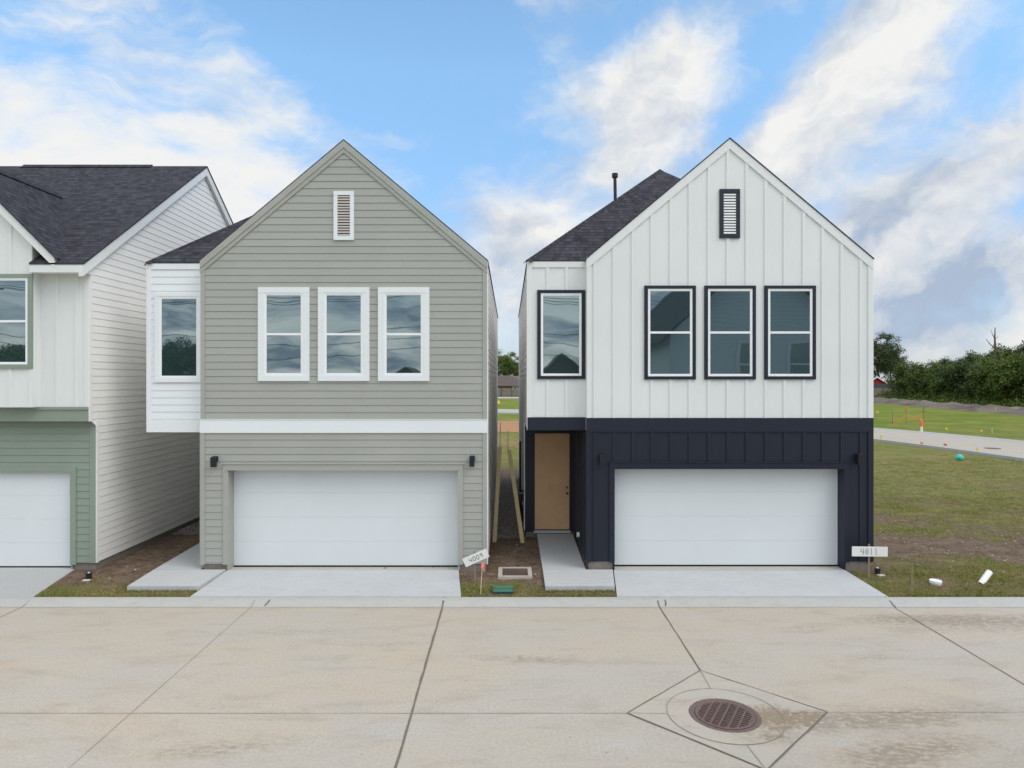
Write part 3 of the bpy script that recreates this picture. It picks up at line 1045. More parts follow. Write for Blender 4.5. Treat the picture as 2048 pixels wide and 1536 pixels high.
def tan_door(parent, x0, x1, y, z0, z1):
    b = MB()
    b.box(x0, x1, y - .03, y + .01, z0, z1)
    d = b.build('door', M['tan_door'], parent)
    b = MB()
    b.tube([(x1 - .06, y - .03, z0 + .95), (x1 - .06, y - .06, z0 + .95), (x1 - .06, y - .09, z0 + .95)], [.025, .018, .03], 12)
    b.build('handle', M['black'], d, smooth=True)
    b = MB()
    b.tube([(x1 - .06, y - .03, z0 + 1.10), (x1 - .06, y - .048, z0 + 1.10)], .028, 12)
    b.build('deadbolt', M['rust_frame'], d)
    b = MB()
    b.box(x0 - .03, x1 + .03, y - .10, y - .001, z0 - .09, z0 - .035)
    b.build('door_sill', M['drive'], parent)
    return d


PITCH = 0.838
ZF, ZB, ZE, ZBACK = 14.84, 15.09, 17.95, 28.8


def slim_house(style, xLb, xL, xR, zo, root):
    """two-storey house: garage block with a front gable, recessed upper bay and entry on its left"""
    sage = style == 'sage'
    xm = (xL + xR) / 2
    hw = (xR - xL) / 2
    E = 6.95 + zo - 0.03             # wall top at the eaves
    G = E + PITCH * hw
    up, lo = (M['sage'], M['sage']) if sage else (M['white'], M['navy'])
    bay = M['trim'] if sage else M['white']
    side_m = M['white_side']
    band_m = M['trim'] if sage else M['navy']
    band = (3.19 + zo, 3.47 + zo)
    z_b = 0.34 + zo * 1.2           # bottom of the cladding
    F = Plane((0, ZF), (1, 0), (0, -1))
    FB = Plane((0, ZB), (1, 0), (0, -1))
    FE = Plane((0, ZE), (1, 0), (0, -1))
    def gable(u):
        return E + PITCH * (hw - abs(u - xm))
    # --- upper front wall
    b = MB()
    if sage:
        def rf(z):
            ins = 0 if z < E else (z - E) / PITCH
            return (xL + ins, xR - ins) if ins < hw else (xm, xm)
        holes = []
        lap_siding(b, F, band[1], G, rf, holes, band[1])
    else:
        for z0_, z1_, ut in ((band[1], E, None), (E, G, (xm, xm))):
            F.quad(b, xL, xR, z0_, z1_, 0.0, None, ut)
        x = xR - .245
        xs_ = []
        while x > xL + .15:
            xs_.append(x)
            x -= 0.4125
        for x in xs_:
            F.slab(b, x - .034, x + .034, band[1], 0, .0, .019, (gable(x - .034) - .1, gable(x + .034) - .1))
    b.build('wall', up, root, label='grey green lap-sided gable wall' if sage else 'white board and batten gable wall')
    # --- corner boards (upper)
    cm = M['sage'] if sage else M['white']
    for (ua, ub, top) in ((xL - .004, xL + .088, 0), (xR - .088, xR + .004, 0)):
        b = MB()
        F.slab(b, ua, ub, band[1], E + .05, .0, .024)
        b.build('corner_board', cm, root)
    # --- rake boards
    for s_ in (-1, 1):
        b = MB()
        xe = xm + s_ * (hw + .012)
        ve = gable(xm + hw) - .012 * PITCH
        wv_ = .26 if sage else .215
        steps = ((wv_, .030), (wv_ * .58, .046)) if sage else ((wv_, .030),)
        for (dv, off) in steps:
            poly = [(xe, ZF, ve - dv), (xm, ZF, G + .01 - dv), (xm, ZF, G + .01), (xe, ZF, ve + .01)]
            b.prism(poly, (0, -off, 0))
        b.build('rake_board', cm, root)
    # --- band
    b = MB()
    F.slab(b, xL - .018, xR + .012, band[0], band[1], -.002, .032)
    if sage:
        F.slab(b, xL - .018, xR + .012, band[1], band[1] + .012, -.002, .040)
    b.build('band_board', band_m, root)
    # --- lower front wall with the garage opening
    gx0, gx1 = xL + .60, xL + .60 + 4.98
    gt = 2.38 + zo * .6
    b = MB()
    if sage:
        lap_siding(b, F, z_b, band[0], lambda z: (xL, xR), [(gx0, gx1, 0, gt)], band[0] - LAP * 19)
    else:
        F.quad(b, xL, gx0, z_b, band[0], 0)
        F.quad(b, gx1, xR, z_b, band[0], 0)
        F.quad(b, gx0, gx1, gt, band[0], 0)
        for x in xs_:
            if gx0 - .15 < x < gx1 + .15:
                F.slab(b, x - .034, x + .034, gt, band[0], .0, .019)
            else:
                F.slab(b, x - .034, x + .034, z_b, band[0], .0, .019)
        F.slab(b, xL - .002, xR + .002, band[0] - .03, band[0], .0, .026)
    b.build('wall', lo, root, label='grey green garage wall' if sage else 'dark navy garage wall')
    for (ua, ub) in ((xL - .004, xL + .088), (xR - .088, xR + .004)):
        b = MB()
        F.slab(b, ua, ub, z_b - .01, band[0], .0, .024)
        b.build('corner_board', lo, root)
    # --- garage surround
    b = MB()
    tw = .115
    F.slab(b, gx0 - tw, gx0, z_b - .01, gt, -.0, .034)
    F.slab(b, gx1, gx1 + tw, z_b - .01, gt, -.0, .034)
    F.slab(b, gx0 - tw, gx1 + tw, gt, gt + .13, -.0, .034)
    F.slab(b, gx0 - tw - .02, gx1 + tw + .02, gt + .13, gt + .150, -.0, .052)
    F.slab(b, gx0 - .035, gx1 + .035, gt, gt + .030, .034, .050)
    # jamb returns
    b.box(gx0 - .04, gx0, ZF + .0005, ZF + .30, .20, gt)
    b.box(gx1, gx1 + .04, ZF + .0005, ZF + .30, .20, gt)
    b.box(gx0 - .04, gx1 + .04, ZF + .0005, ZF + .30, gt, gt + .06)
    b.build('door_surround', lo, root)
    garage_door(root, gx0 + .002, gx1 - .002, ZF + .27, .235 + zo * .3, gt - .002)
    # --- lamps
    lz = 2.575 + zo
    lamp(F, root, xL + .315, lz, 1)
    lamp(F, root, xR - .32, lz + .01, 1)
    # --- windows on the front
    ww = 1.115
    w0 = xL + 1.245
    for k in range(3):
        u = w0 + k * 1.302
        window(F, root, u, u + ww, 4.315 + zo * .8, 6.35 + zo * .8, None, M['trim'] if sage else M['navy'], True, .135 if sage else .075)
    louver(F, root, xm - .22, xm + .22, 7.375 + zo, 8.435 + zo, M['trim'] if sage else M['navy'], M['louver_grey'] if sage else M['white'])
    # --- bay (upper left), recessed a little
    bz0 = band[0] - .005
    b = MB()
    if sage:
        lap_siding(b, FB, bz0 + .25, E - .12, lambda z: (xLb, xL), (), band[1])
    else:
        FB.quad(b, xLb, xL, band[1], E - .1, 0)
        for x in (xLb + .44, xLb + .855):
            FB.slab(b, x - .034, x + .034, band[1], E - .1, .0, .019)
    # left side face of the gable block between its front and the bay
    b.face((xL, ZB, band[0]), (xL, ZF, band[0]), (xL, ZF, E), (xL, ZB, E))
    b.build('wall', bay, root, label='white upper bay wall')
    b = MB()
    FB.slab(b, xLb - .004, xL, E - .14, E + .01, .0, .024)
    b.build('frieze_board', bay, root)
    b = MB()
    FB.slab(b, xLb - .004, xLb + .085, band[1] if not sage else bz0, E - .14, .0, .024)
    b.build('corner_board', bay, root)
    b = MB()
    FB.slab(b, xLb - .012, xL, bz0, bz0 + .28, -.002, .030)
    b.build('band_board', bay if sage else M['navy'], root)
    b = MB()
    b.box(xLb, xL - .001, ZB + .002, ZE, bz0 + .002, bz0 + .03)
    b.build('soffit', bay if sage else M['navy'], root)
    if sage:
        window(FB, root, xLb + .165, xLb + 1.235, 4.29, 6.27, None, M['trim'], False, .10)
    else:
        window(FB, root, xLb + .205, xLb + 1.26, 4.345 + zo * .3, 6.31 + zo * .3, None, M['navy'], False, .078)
    # --- entry recess
    b = MB()
    dz0 = .41
    dx0 = xLb + .52 - .0
    if sage:
        lap_siding(b, FE, .34, bz0, lambda z: (xLb, xL), [(xLb + .26, xLb + 1.17, 0, dz0 + 2.52)], 0)
    else:
        FE.quad(b, xLb, xLb + .26, .34, bz0, 0)
        FE.quad(b, xLb + 1.17, xL, .34, bz0, 0)
        FE.quad(b, xLb + .26, xLb + 1.17, dz0 + 2.52, bz0, 0)
    GS = Plane((xL, 0), (0, 1), (-1, 0))
    if sage:
        lap_siding(b, GS, .34, bz0, lambda z: (ZF, ZE), (), 0)
    else:
        GS.quad(b, ZF, ZE, .34, bz0, 0)
        y = ZF + .4
        while y < ZE - .1:
            GS.slab(b, y - .034, y + .034, .34, bz0, .0, .019)
            y += .4125
    GS.slab(b, ZF - .02, ZF + .08, .33, bz0, .0, .022)
    b.build('wall', lo, root, label='entry recess walls')
    tan_door(root, xLb + .262, xLb + 1.168, ZE + .04, dz0, dz0 + 2.515)
    # --- long side walls
    SR = Plane((xR, 0), (0, 1), (1, 0))
    SLp = Plane((xLb, 0), (0, 1), (-1, 0))
    b = MB()
    lap_siding(b, SR, z_b, E + .02, lambda z: (ZF, ZBACK), (), band[1])
    SR.slab(b, ZF - .022, ZF + .075, z_b if sage else band[1], E + .02, .0, .023)
    b.build('wall', side_m, root, label='white lap-sided long side wall')
    if not sage:
        b = MB()
        SR.slab(b, ZF - .022, ZF + .09, z_b, band[1], .0, .026)
        b.build('corner_board', lo, root)
    b = MB()
    lap_siding(b, SLp, z_b, bz0, lambda z: (ZE, ZBACK), (), band[1])
    lap_siding(b, SLp, bz0, E + .02, lambda z: (ZB, ZBACK), (), band[1])
    SLp.slab(b, ZB - .022, ZB + .075, bz0, E + .02, .0, .023)
    SLp.slab(b, ZE - .02, ZE + .075, z_b, bz0, .0, .023)
    b.face((xLb, ZBACK, .3), (xR, ZBACK, .3), (xR, ZBACK, E), (xLb, ZBACK, E))
    b.build('wall', side_m, root, label='white lap-sided long side wall')
    if not sage:
        # narrow window and meter pipes on the gap side
        window(SLp, root, 21.0, 21.9, 4.9, 6.1, None, M['white'], False, .09)
    # --- foundation
    b = MB()
    ft = z_b + .004
    b.box(xL + .04, gx0 - .012, ZF + .02, ZF + .28, -.2, ft)
    b.box(gx1 + .012, xR - .02, ZF + .02, ZF + .28, -.2, ft)
    b.box(xR - .22, xR - .022, ZF + .28, ZBACK - .02, -.2, ft)
    b.box(xL + .022, xL + .2, ZF + .28, ZE + .02, -.2, ft)
    b.box(xLb + .022, xLb + .2, ZE + .02, ZBACK - .02, -.2, ft)
    b.box(xLb + .2, xL + .022, ZE + .02, ZE + .2, -.2, ft)
    b.build('foundation', M['found'], root, bevel=.006)
    b = MB()
    b.box(gx0 - .012, gx1 + .012, ZF - .03, ZF + .40, -.1, .20 + zo * .3)
    b.build('garage_threshold', M['found'] if False else M['curb'], root)
    # --- roof
    b = MB()
    o = .03
    t = .024
    xa, xb_, y0, yb0, y1 = xLb - o, xR + o, ZF - o - .015, ZB - o, ZBACK + o
    xl = xL - o
    Ez = E + t + .015 - PITCH * o + .0
    wdt = (xb_ - xa) / 2
    xc = (xa + xb_) / 2
    H = Ez + PITCH * wdt
    hw2 = (xb_ - xl) / 2
    xm2 = (xl + xb_) / 2
    Gz = Ez + PITCH * hw2
    Yi = yb0 + hw2
    roof_slab(b, [(xb_, y0, Ez), (xb_, y1, Ez), (xc, y1 - wdt, H), (xc, yb0 + wdt, H), (xm2, Yi, Gz), (xm2, y0, Gz)], t)
    roof_slab(b, [(xl, y0, Ez), (xm2, y0, Gz), (xm2, Yi, Gz), (xl, yb0, Ez)], t)
    roof_slab(b, [(xa, yb0, Ez), (xl, yb0, Ez), (xm2, Yi, Gz), (xc, yb0 + wdt, H)], t)
    roof_slab(b, [(xa, yb0, Ez), (xc, yb0 + wdt, H), (xc, y1 - wdt, H), (xa, y1, Ez)], t)
    roof_slab(b, [(xa, y1, Ez), (xc, y1 - wdt, H), (xb_, y1, Ez)], t)
    # shingle caps along ridge and hips
    def cap(p, q):
        p, q = Vector(p), Vector(q)
        d = (q - p)
        n_ = max(1, int(d.length / .15))
        side = d.normalized().cross(Vector((0, 0, 1))).normalized()
        for k in range(n_):
            a = p + d * (k / n_)
            c = p + d * ((k + 1.15) / n_)
            for s_ in (-1, 1):
                dn = Vector((0, 0, -.055))
                b.face(a + Vector((0, 0, .014)), c + Vector((0, 0, .008)), c + side * s_ * .12 + dn * 1.55 + Vector((0, 0, .010)), a + side * s_ * .12 + dn * 1.55 + Vector((0, 0, .018)))
    cap((xa, yb0, Ez), (xc, yb0 + wdt, H))
    cap((xc, y1 - wdt, H), (xc, yb0 + wdt, H))
    cap((xc, yb0 + wdt, H), (xm2, Yi, Gz)) if False else None
    rf_ = b.build('roof', M['shingle'], root, uv=True)
    if not sage:
        b = MB()
        px, py = 2.965, 19.0
        zb_ = E + PITCH * (px - xLb)
        b.tube([(px, py, zb_ - .1), (px - .015, py, zb_ + .88)], .045, 12)
        b.tube([(px - .015, py, zb_ + .86), (px - .015, py, zb_ + .87), (px - .015, py, zb_ + .98), (px - .015, py, zb_ + .985)], [.045, .085, .085, .05], 12)
        b.build('vent_pipe', M['black'], rf_, smooth=False)
    return dict(gx0=gx0, gx1=gx1, E=E)


h1 = empty('sage_house', (-4.2, ZF, 0.2), 'narrow two-storey house with grey-green lap siding, white band and three white-framed windows', 'house', 'new houses in a row along the street')
slim_house('sage', -7.98, -6.69, -.478, 0.0, h1)
h2 = empty('white_house', (4.2, ZF, 0.2), 'narrow two-storey white board and batten house with dark navy ground floor and tan front door', 'house', 'new houses in a row along the street')
slim_house('white', .42, 1.695, 7.89, .045, h2)

# meter pipes and hose bib on the side wall facing the gap
for (y, za, zb_) in ((19.0, .75, 1.25), (19.6, .5, 1.0)):
    b = MB()
    b.tube([(.33, y, za), (.33, y, zb_), (.42, y, zb_)], .035, 8)
    b.build('utility_pipe', M['black'], h2)
for bx in ((.27, .41, 18.7, 18.95, 1.0, 1.22), (.30, .41, 19.2, 19.4, .35, .8)):
    b = MB()
    b.box(*bx)
    b.build('meter_box', M['black'], h2, bevel=.005)
b = MB()
b.tube([(.36, 22, .2), (.36, 22, 2.35), (.42, 22, 2.35)], .03, 8)
b.build('utility_pipe', M['black'], h2)
b = MB()
b.tube([(1.69, 16.4, .62), (1.63, 16.4, .62)], .06, 14)
b.build('wall_vent', M['pvc'], h2)

# ------------------------------------------------------------------ left house (white over green)
hA = empty('green_garage_house', (-12.5, 14.9, .2), 'wide white house with green garage level and dark shingled side-gable roof at the left edge', 'house', 'new houses in a row along the street')
XA = -9.04
YU, YL = 14.70, 14.95
AE = 6.62         # top of upper wall under the eave
def house_a():
    FU = Plane((0, YU), (1, 0), (0, -1))
    FL = Plane((0, YL), (1, 0), (0, -1))
    FG = Plane((0, 14.45), (1, 0), (0, -1))
    XW = -21.0
    ridge_y, ridge_z, eave_y, eave_z, p = 20.2, 10.66, 14.33, 6.80, 0.0
    p = (ridge_z - eave_z) / (ridge_y - eave_y)
    band = (3.45, 3.76)
    # upper flat wall right of the gable
    b = MB()
    FU.quad(b, XW, XA, band[1], AE + .05, 0)
    for x in (-9.30, -9.72, -10.13):
        FU.slab(b, x - .034, x + .034, band[1], AE, .0, .019)
    FU.slab(b, XA - .09, XA + .003, band[1], AE, .0, .022)
    b.build('wall', M['white'], hA, label='white board and batten upper wall')
    # projecting gable wall
    gx, gz_, gp = -11.74, 9.13, 1.0
    gl, gr = -13.4, -10.08
    b = MB()
    def gt(u):
        return gz_ - gp * abs(u - gx) - .02
    poly = [(gl, 14.45, band[1]), (gr, 14.45, band[1]), (gr, 14.45, gt(gr)), (gx, 14.45, gt(gx)), (gl, 14.45, gt(gl))]
    b.prism(poly, (0, .25, 0))
    for x in (-10.12, -10.55, -10.98, -11.41, -11.84, -12.27, -12.7, -13.1):
        FG.slab(b, x - .034, x + .034, band[1], 0, .0, .019, (gt(x - .034) - .08, gt(x + .034) - .08))
    b.build('wall', M['white'], hA, label='white projecting gable wall')
    # rake boards of the gable
    for s_ in (-1, 1):
        b = MB()
        xe = gx + s_ * 2.20
        ze = gz_ - gp * 2.20
        b.prism([(xe, 14.45, ze - .24), (gx, 14.45, gz_ - .24), (gx, 14.45, gz_ - .005), (xe, 14.45, ze - .005)], (0, -.12, 0))
        b.build('rake_board', M['white'], hA)
    # fascia and soffit of the eave
    b = MB()
    b.box(gr, XA + .10, eave_y + .012, eave_y + .035, AE - .02, eave_z - .035)
    b.build('fascia_board', M['white'], hA)
    b = MB()
    b.box(gr, XA + .08, eave_y + .035, YU, AE - .01, AE + .01)
    b.build('soffit', M['white'], hA)
    # band and lower wall
    b = MB()
    b.box(XW, XA - .001, YU - .03, YU + .10, band[0], band[1] - .06)
    b.box(XW, XA - .001, YU - .055, YU + .10, band[1] - .06, band[1])
    b.build('band_board', M['green'], hA)
    b = MB()
    b.box(XW, XA - .002, YU + .10, YL + .02, band[0] + .005, band[0] + .03)
    b.build('soffit', M['green'], hA, label='green soffit under the overhanging upper floor')
    dx1 = (148 - 1018) * (YL + .1) / 1365      # right edge of the garage door
    dx0 = dx1 - 4.95
    zt = 4.36 - (944 - 758) * YL / 1365
    b = MB()
    lap_siding(b, FL, .34, band[0] + .03, lambda z: (XW, XA), [(dx0, dx1, 0, zt)], band[0] - LAP * 20 + .02)
    b.build('wall', M['green'], hA, label='green lap-sided garage wall')
    b = MB()
    FL.slab(b, XA - .125, XA + .004, .335, band[0] + .02, .0, .024)
    b.build('corner_board', M['green'], hA)
    b = MB()
    FL.slab(b, dx1, dx1 + .125, .30, zt, .0, .034)
    FL.slab(b, dx0 - .125, dx0, .30, zt, .0, .034)
    FL.slab(b, dx0 - .125, dx1 + .125, zt, zt + .11, .0, .034)
    b.box(dx1, dx1 + .04, YL + .001, YL + .20, .2, zt)
    b.box(dx0 - .04, dx1 + .04, YL + .001, YL + .20, zt, zt + .05)
    b.build('door_surround', M['green'], hA)
    garage_door(hA, dx0 + .002, dx1 - .002, YL + .10, .235, zt - .002)
    # window with green casing in the gable wall
    wx1 = (65 - 1018) * 14.42 / 1365
    window(FG, hA, wx1 - 1.12, wx1, 4.36 - (737 - 758) * 14.42 / 1365 * 1.0, 4.36 + (758 - 548) * 14.42 / 1365, None, M['green'], True, .095)
    # side wall with gable
    S = Plane((XA, 0), (0, 1), (1, 0))
    yb = 2 * ridge_y - eave_y
    def rf(z):
        lo = YU if z > band[0] else YL
        hi = yb - .37
        if z > AE:
            ins = (z - eave_z + .03) / p
            lo = max(lo, eave_y + ins)
            hi = min(hi, yb - ins)
        return (lo, hi) if lo < hi else (ridge_y, ridge_y)
    b = MB()
    lap_siding(b, S, .34, ridge_z - .05, rf, (), .34)
    S.slab(b, YU - .02, YU + .075, band[0] - .003, AE + .1, .0, .023)
    S.slab(b, YL - .02, YL + .075, .335, band[0], .0, .023)
    b.face((XW, yb - .37, .3), (XA, yb - .37, .3), (XA, yb - .37, AE), (XW, yb - .37, AE))
    b.build('wall', M['white_side'], hA, label='white lap-sided gable end wall')
    for s_ in (-1, 1):
        b = MB()
        ye = ridge_y + s_ * (ridge_y - eave_y - .01)
        dz = .24
        b.prism([(XA + .0, ye, eave_z - .04 - dz), (XA + .0, ridge_y, ridge_z - .04 - dz), (XA + .0, ridge_y, ridge_z - .035), (XA + .0, ye, eave_z - .035)], (.10, 0, 0))
        b.build('rake_board', M['white'], hA)
    b = MB()
    b.box(XW, dx0 - .04, YL + .02, YL + .2, -.2, .345)
    b.build('foundation', M['found'], hA, bevel=.006)
    b = MB()
    b.box(dx1 + .01, XA - .02, YL + .02, YL + .25, -.2, .345)
    b.box(XA - .25, XA - .022, YL + .25, yb - .4, -.2, .345)
    b.build('foundation', M['found'], hA, bevel=.006)
    b = MB()
    b.box(dx0 - .01, dx1 + .01, YL - .03, YL + .35, -.1, .205)
    b.build('garage_threshold', M['curb'], hA)
    # roof
    b = MB()
    xr = XA + .12
    t = .035
    vx, vy, vz = gx, eave_y + (gz_ + .02 - eave_z) / p, gz_ + .02
    # point where the gable valley reaches the eave line
    ve = (gz_ + .02 - eave_z) / gp
    roof_slab(b, [(xr, eave_y, eave_z), (xr, ridge_y, ridge_z), (XW, ridge_y, ridge_z), (XW, 14.5, eave_z + p * (14.5 - eave_y)), (gr, 14.5, eave_z + p * (14.5 - eave_y)), (gr, eave_y, eave_z)], t)
    roof_slab(b, [(xr, yb, eave_z), (XW, yb, eave_z), (XW, ridge_y, ridge_z), (xr, ridge_y, ridge_z)], t)
    fy = 14.30
    ge = 2.24
    zu = gz_ + .02 - gp * ge
    ym_ = eave_y + (zu - eave_z) / p
    for s_ in (1, -1):
        roof_slab(b, [(gx, fy, gz_ + .02), (gx, vy, vz), (gx + s_ * ge, ym_, zu), (gx + s_ * ge, fy, zu)], t)
    rf_ = b.build('roof', M['shingle'], hA, uv=True)
    b = MB()
    rx0, rx1 = (48 - 1018) * ridge_y / 1365, (305 - 1018) * ridge_y / 1365
    b.prism([(rx0, ridge_y - .16, ridge_z - .08), (rx0, ridge_y, ridge_z + .045), (rx0, ridge_y + .16, ridge_z - .08)], (rx1 - rx0, 0, 0))
    b.build('ridge_vent', M['shingle'], rf_, uv=True)
    # ridge cap of the small gable
    b = MB()
    b.prism([(gx - .12, fy, gz_ - .06), (gx, fy, gz_ + .055), (gx + .12, fy, gz_ - .06)], (0, vy - fy, 0))
    b.build('ridge_cap', M['shingle'], rf_, uv=True)
    return dx0, dx1


adx0, adx1 = house_a()

# ------------------------------------------------------------------ driveways and walks
def slab_poly(name, poly, zf, th, material, label=None):
    """flat slab given by plan polygon; zf(y) gives the top"""
    b = MB()
    top = [(x, y, zf(y)) for x, y in poly]
    b.face(*top)
    n = len(poly)
    for k in range(n):
        k2 = (k + 1) % n
        p, q = top[k], top[k2]
        b.face((q[0], q[1], q[2]), (p[0], p[1], p[2]), (p[0], p[1], p[2] - th), (q[0], q[1], q[2] - th))
    o = b.build(name, material)
    tag(o, kind='structure')
    return o


def dz(y):
    return .212 + (y - 14.83) * (.212 - .088) / (14.83 - 13.41)


def orient(poly):
    a = sum(p[0] * q[1] - q[0] * p[1] for p, q in zip(poly, poly[1:] + poly[:1]))
    return poly if a > 0 else poly[::-1]


for (gx0, gx1) in ((-6.09, -1.11), (2.295, 7.275)):
    slab_poly('driveway', orient([(gx0 - .02, 14.805), (gx1 + .02, 14.805), (gx1 + .17, 13.408), (gx0 - .17, 13.408)]), dz, .2, M['drive'])
slab_poly('driveway', orient([(adx0, 14.91), (adx1 + .1, 14.91), (adx1 + .25, 13.408), (adx0 - .2, 13.408)]), lambda y: dz(y - .08) - .002, .2, M['drive_old'])


def pz2(y):
    return .235 + (y - 14.84) * (.31 - .235) / (17.9 - 14.84) if y > 14.84 else .235 - (14.84 - y) * .045


for (xl, xr, gl) in ((-7.69, -6.70, -6.135), (.735, 1.665, 2.25)):
    # front pad, then the walk to the door
    slab_poly('walkway', orient([(xl, 13.75), (gl - .12, 13.75), (gl, 14.79), (xl, 14.79)]), pz2, .13, M['drive'])
    slab_poly('walkway', orient([(xl, 14.81), (xr, 14.81), (xr, 17.86), (xl, 17.86)]), pz2, .13, M['drive'])

# ------------------------------------------------------------------ gravel, grass, stones
def scatter_gravel():
    b = MB()
    for (x0, x1, y0, y1) in ((-.50, .44, 17.7, 28.5), (-9.0, -7.98, 18.2, 28.5)):
        nx, ny = 8, 60
        for j in range(ny):
            for i in range(nx):
                def P(ii, jj):
                    x = x0 + (x1 - x0) * ii / nx
                    y = y0 + (y1 - y0) * jj / ny
                    e = .03 * noise.noise(Vector((x * 6, y * 6, 2))) + (.02 if jj else -.03)
                    return (x, y + (.12 * noise.noise(Vector((x * 4, 0, 5))) if jj == 0 else 0), gz(x, y) + .02 + e)
                b.face(P(i, j), P(i + 1, j), P(i + 1, j + 1), P(i, j + 1))
        rr = random.Random(int(x0 * 10))
        for k in range(2600):
            x = rr.uniform(x0, x1)
            y = y0 + (y1 - y0) * rr.random() ** 2.2 - .05
            s = rr.uniform(.008, .018)
            z = gz(x, y) + .04 + .03 * noise.noise(Vector((x * 6, y * 6, 2)))
            i = len(b.v)
            for d in ((s, 0, 0), (-s, 0, 0), (0, s, 0), (0, -s, 0), (0, 0, s * .7), (0, 0, -s * .7)):
                b.v.append((x + d[0] * rr.uniform(.7, 1.3), y + d[1] * rr.uniform(.7, 1.3), z + d[2]))
            for f in ((0, 2, 4), (2, 1, 4), (1, 3, 4), (3, 0, 4)):
                b.f.append(tuple(i + q for q in f))
                b.fm.append(0)
    tag(b.build('gravel', M['gravel']), 'brown gravel between the side walls of the houses', None, None, 'stuff')


scatter_gravel()


def blocked(x, y):
    """inside a slab or building"""
    if 13.6 < y < 14.9 and (.7 < x < 2.3 or -7.72 < x < -6.05):
        return True
    if 14.7 < y < 18 and (.7 < x < 1.7 or -7.72 < x < -6.6):
        return True
    if y < 14.85:
        f = (14.83 - y) * .12
        for (a, c) in ((-6.11, -1.09), (2.27, 7.30), (-15, adx1 + .1)):
            if a - f < x < c + f:
                return True
    if y > 14.8 and (-7.99 < x < -.47 or .41 < x < 7.9 or x < -9.0):
        return True
    if -.36 < x < .46 and 14.05 < y < 14.95:
        return True
    return False


def scatter_grass():
    vs, fs = [], []
    rr = random.Random(11)
    def tuft(x, y, hh):
        z = gz(x, y) - .005
        for q in range(rr.randint(2, 4)):
            a = rr.uniform(0, math.pi * 2)
            wd = rr.uniform(.004, .008)
            h = hh * rr.uniform(.5, 1.2)
            lx, ly = rr.uniform(-.7, .7) * h, rr.uniform(-.7, .7) * h
            bx, by = x + rr.uniform(-.03, .03), y + rr.uniform(-.03, .03)
            c, s = math.cos(a) * wd, math.sin(a) * wd
            i = len(vs)
            vs.extend([(bx - c, by - s, z), (bx + c, by + s, z), (bx + lx, by + ly, z + h)])
            fs.append((i, i + 1, i + 2))
    def area(x0, x1, y0, y1, n, hh, thr=.62):
        for _ in range(n):
            x, y = rr.uniform(x0, x1), rr.uniform(y0, y1)
            if blocked(x, y):
                continue
            d = dirtmask(x, y)
            if d > thr + rr.uniform(-.25, .25):
                continue
            tuft(x, y, hh)
    area(7.3, 13.5, 13.42, 15.2, 9000, .045, .60)
    area(7.9, 15.5, 15.0, 18, 9000, .045, .55)
    area(7.9, 20, 18, 24, 15000, .05, .6)
    area(7.9, 26, 24, 36, 12000, .06, .7)
    area(-1.0, 2.3, 13.42, 14.3, 3200, .045, .62)
    area(-10.2, -5.9, 13.42, 14.8, 6500, .045, .62)
    # fringe along the curb and slab edges
    for (x0, x1) in ((7.45, 14), (-1.0, 2.1), (-9.6, -6.3)):
        for _ in range(int((x1 - x0) * 170)):
            x = rr.uniform(x0, x1)
            y = 13.43 + abs(rr.gauss(0, .05))
            if not blocked(x, y):
                tuft(x, y, .05)
    for (x0, x1) in ((.72, 2.1), (-7.7, -6.3)):
        for _ in range(260):
            tuft(rr.uniform(x0, x1), 13.73 - abs(rr.gauss(0, .04)), .05)
    me = bpy.data.meshes.new('grass')
    me.from_pydata(vs, [], fs)
    me.materials.append(M['blades'])
    o = bpy.data.objects.new('grass', me)
    COL.objects.link(o)
    tag(o, 'short patchy grass growing in the bare soil', None, None, 'stuff')


scatter_grass()


def stones():
    b = MB()
    rr = random.Random(5)
    for _ in range(420):
        if rr.random() < .6:
            x, y = rr.gauss(12, 2.2), rr.gauss(17.2, 1.6)
            if x < 8.0 or y < 13.5:
                continue
        else:
            x, y = rr.uniform(-9.2, 2), rr.uniform(13.5, 17.5)
        if blocked(x, y) or y < 13.5:
            continue
        s = rr.uniform(.006, .02) * (1.6 if rr.random() < .08 else 1)
        z = gz(x, y) + .004
        i = len(b.v)
        for d in ((s, 0, 0), (0, s, 0), (-s, 0, 0), (0, -s, 0), (0, 0, s * .6)):
            b.v.append((x + d[0] * rr.uniform(.6, 1.6), y + d[1] * rr.uniform(.6, 1.6), z + d[2]))
        for f in ((0, 1, 4), (1, 2, 4), (2, 3, 4), (3, 0, 4)):
            b.f.append(tuple(i + q for q in f))
            b.fm.append(0)
    tag(b.build('pebbles', M['pale_stone']), 'small pale stones and crumbs strewn over the bare soil', None, None, 'stuff')


stones()

# ------------------------------------------------------------------ small things
def at(px, py_ground, z=None):
    """ground point seen at that pixel"""
    d = (py_ground - 758) / 1365
    y = 14.0
    for _ in range(8):
        y = (CAMZ - (gz(0, y) if z is None else z)) / d
    return Vector(((px - 1018) * y / 1365, y, gz(0, y) if z is None else z))


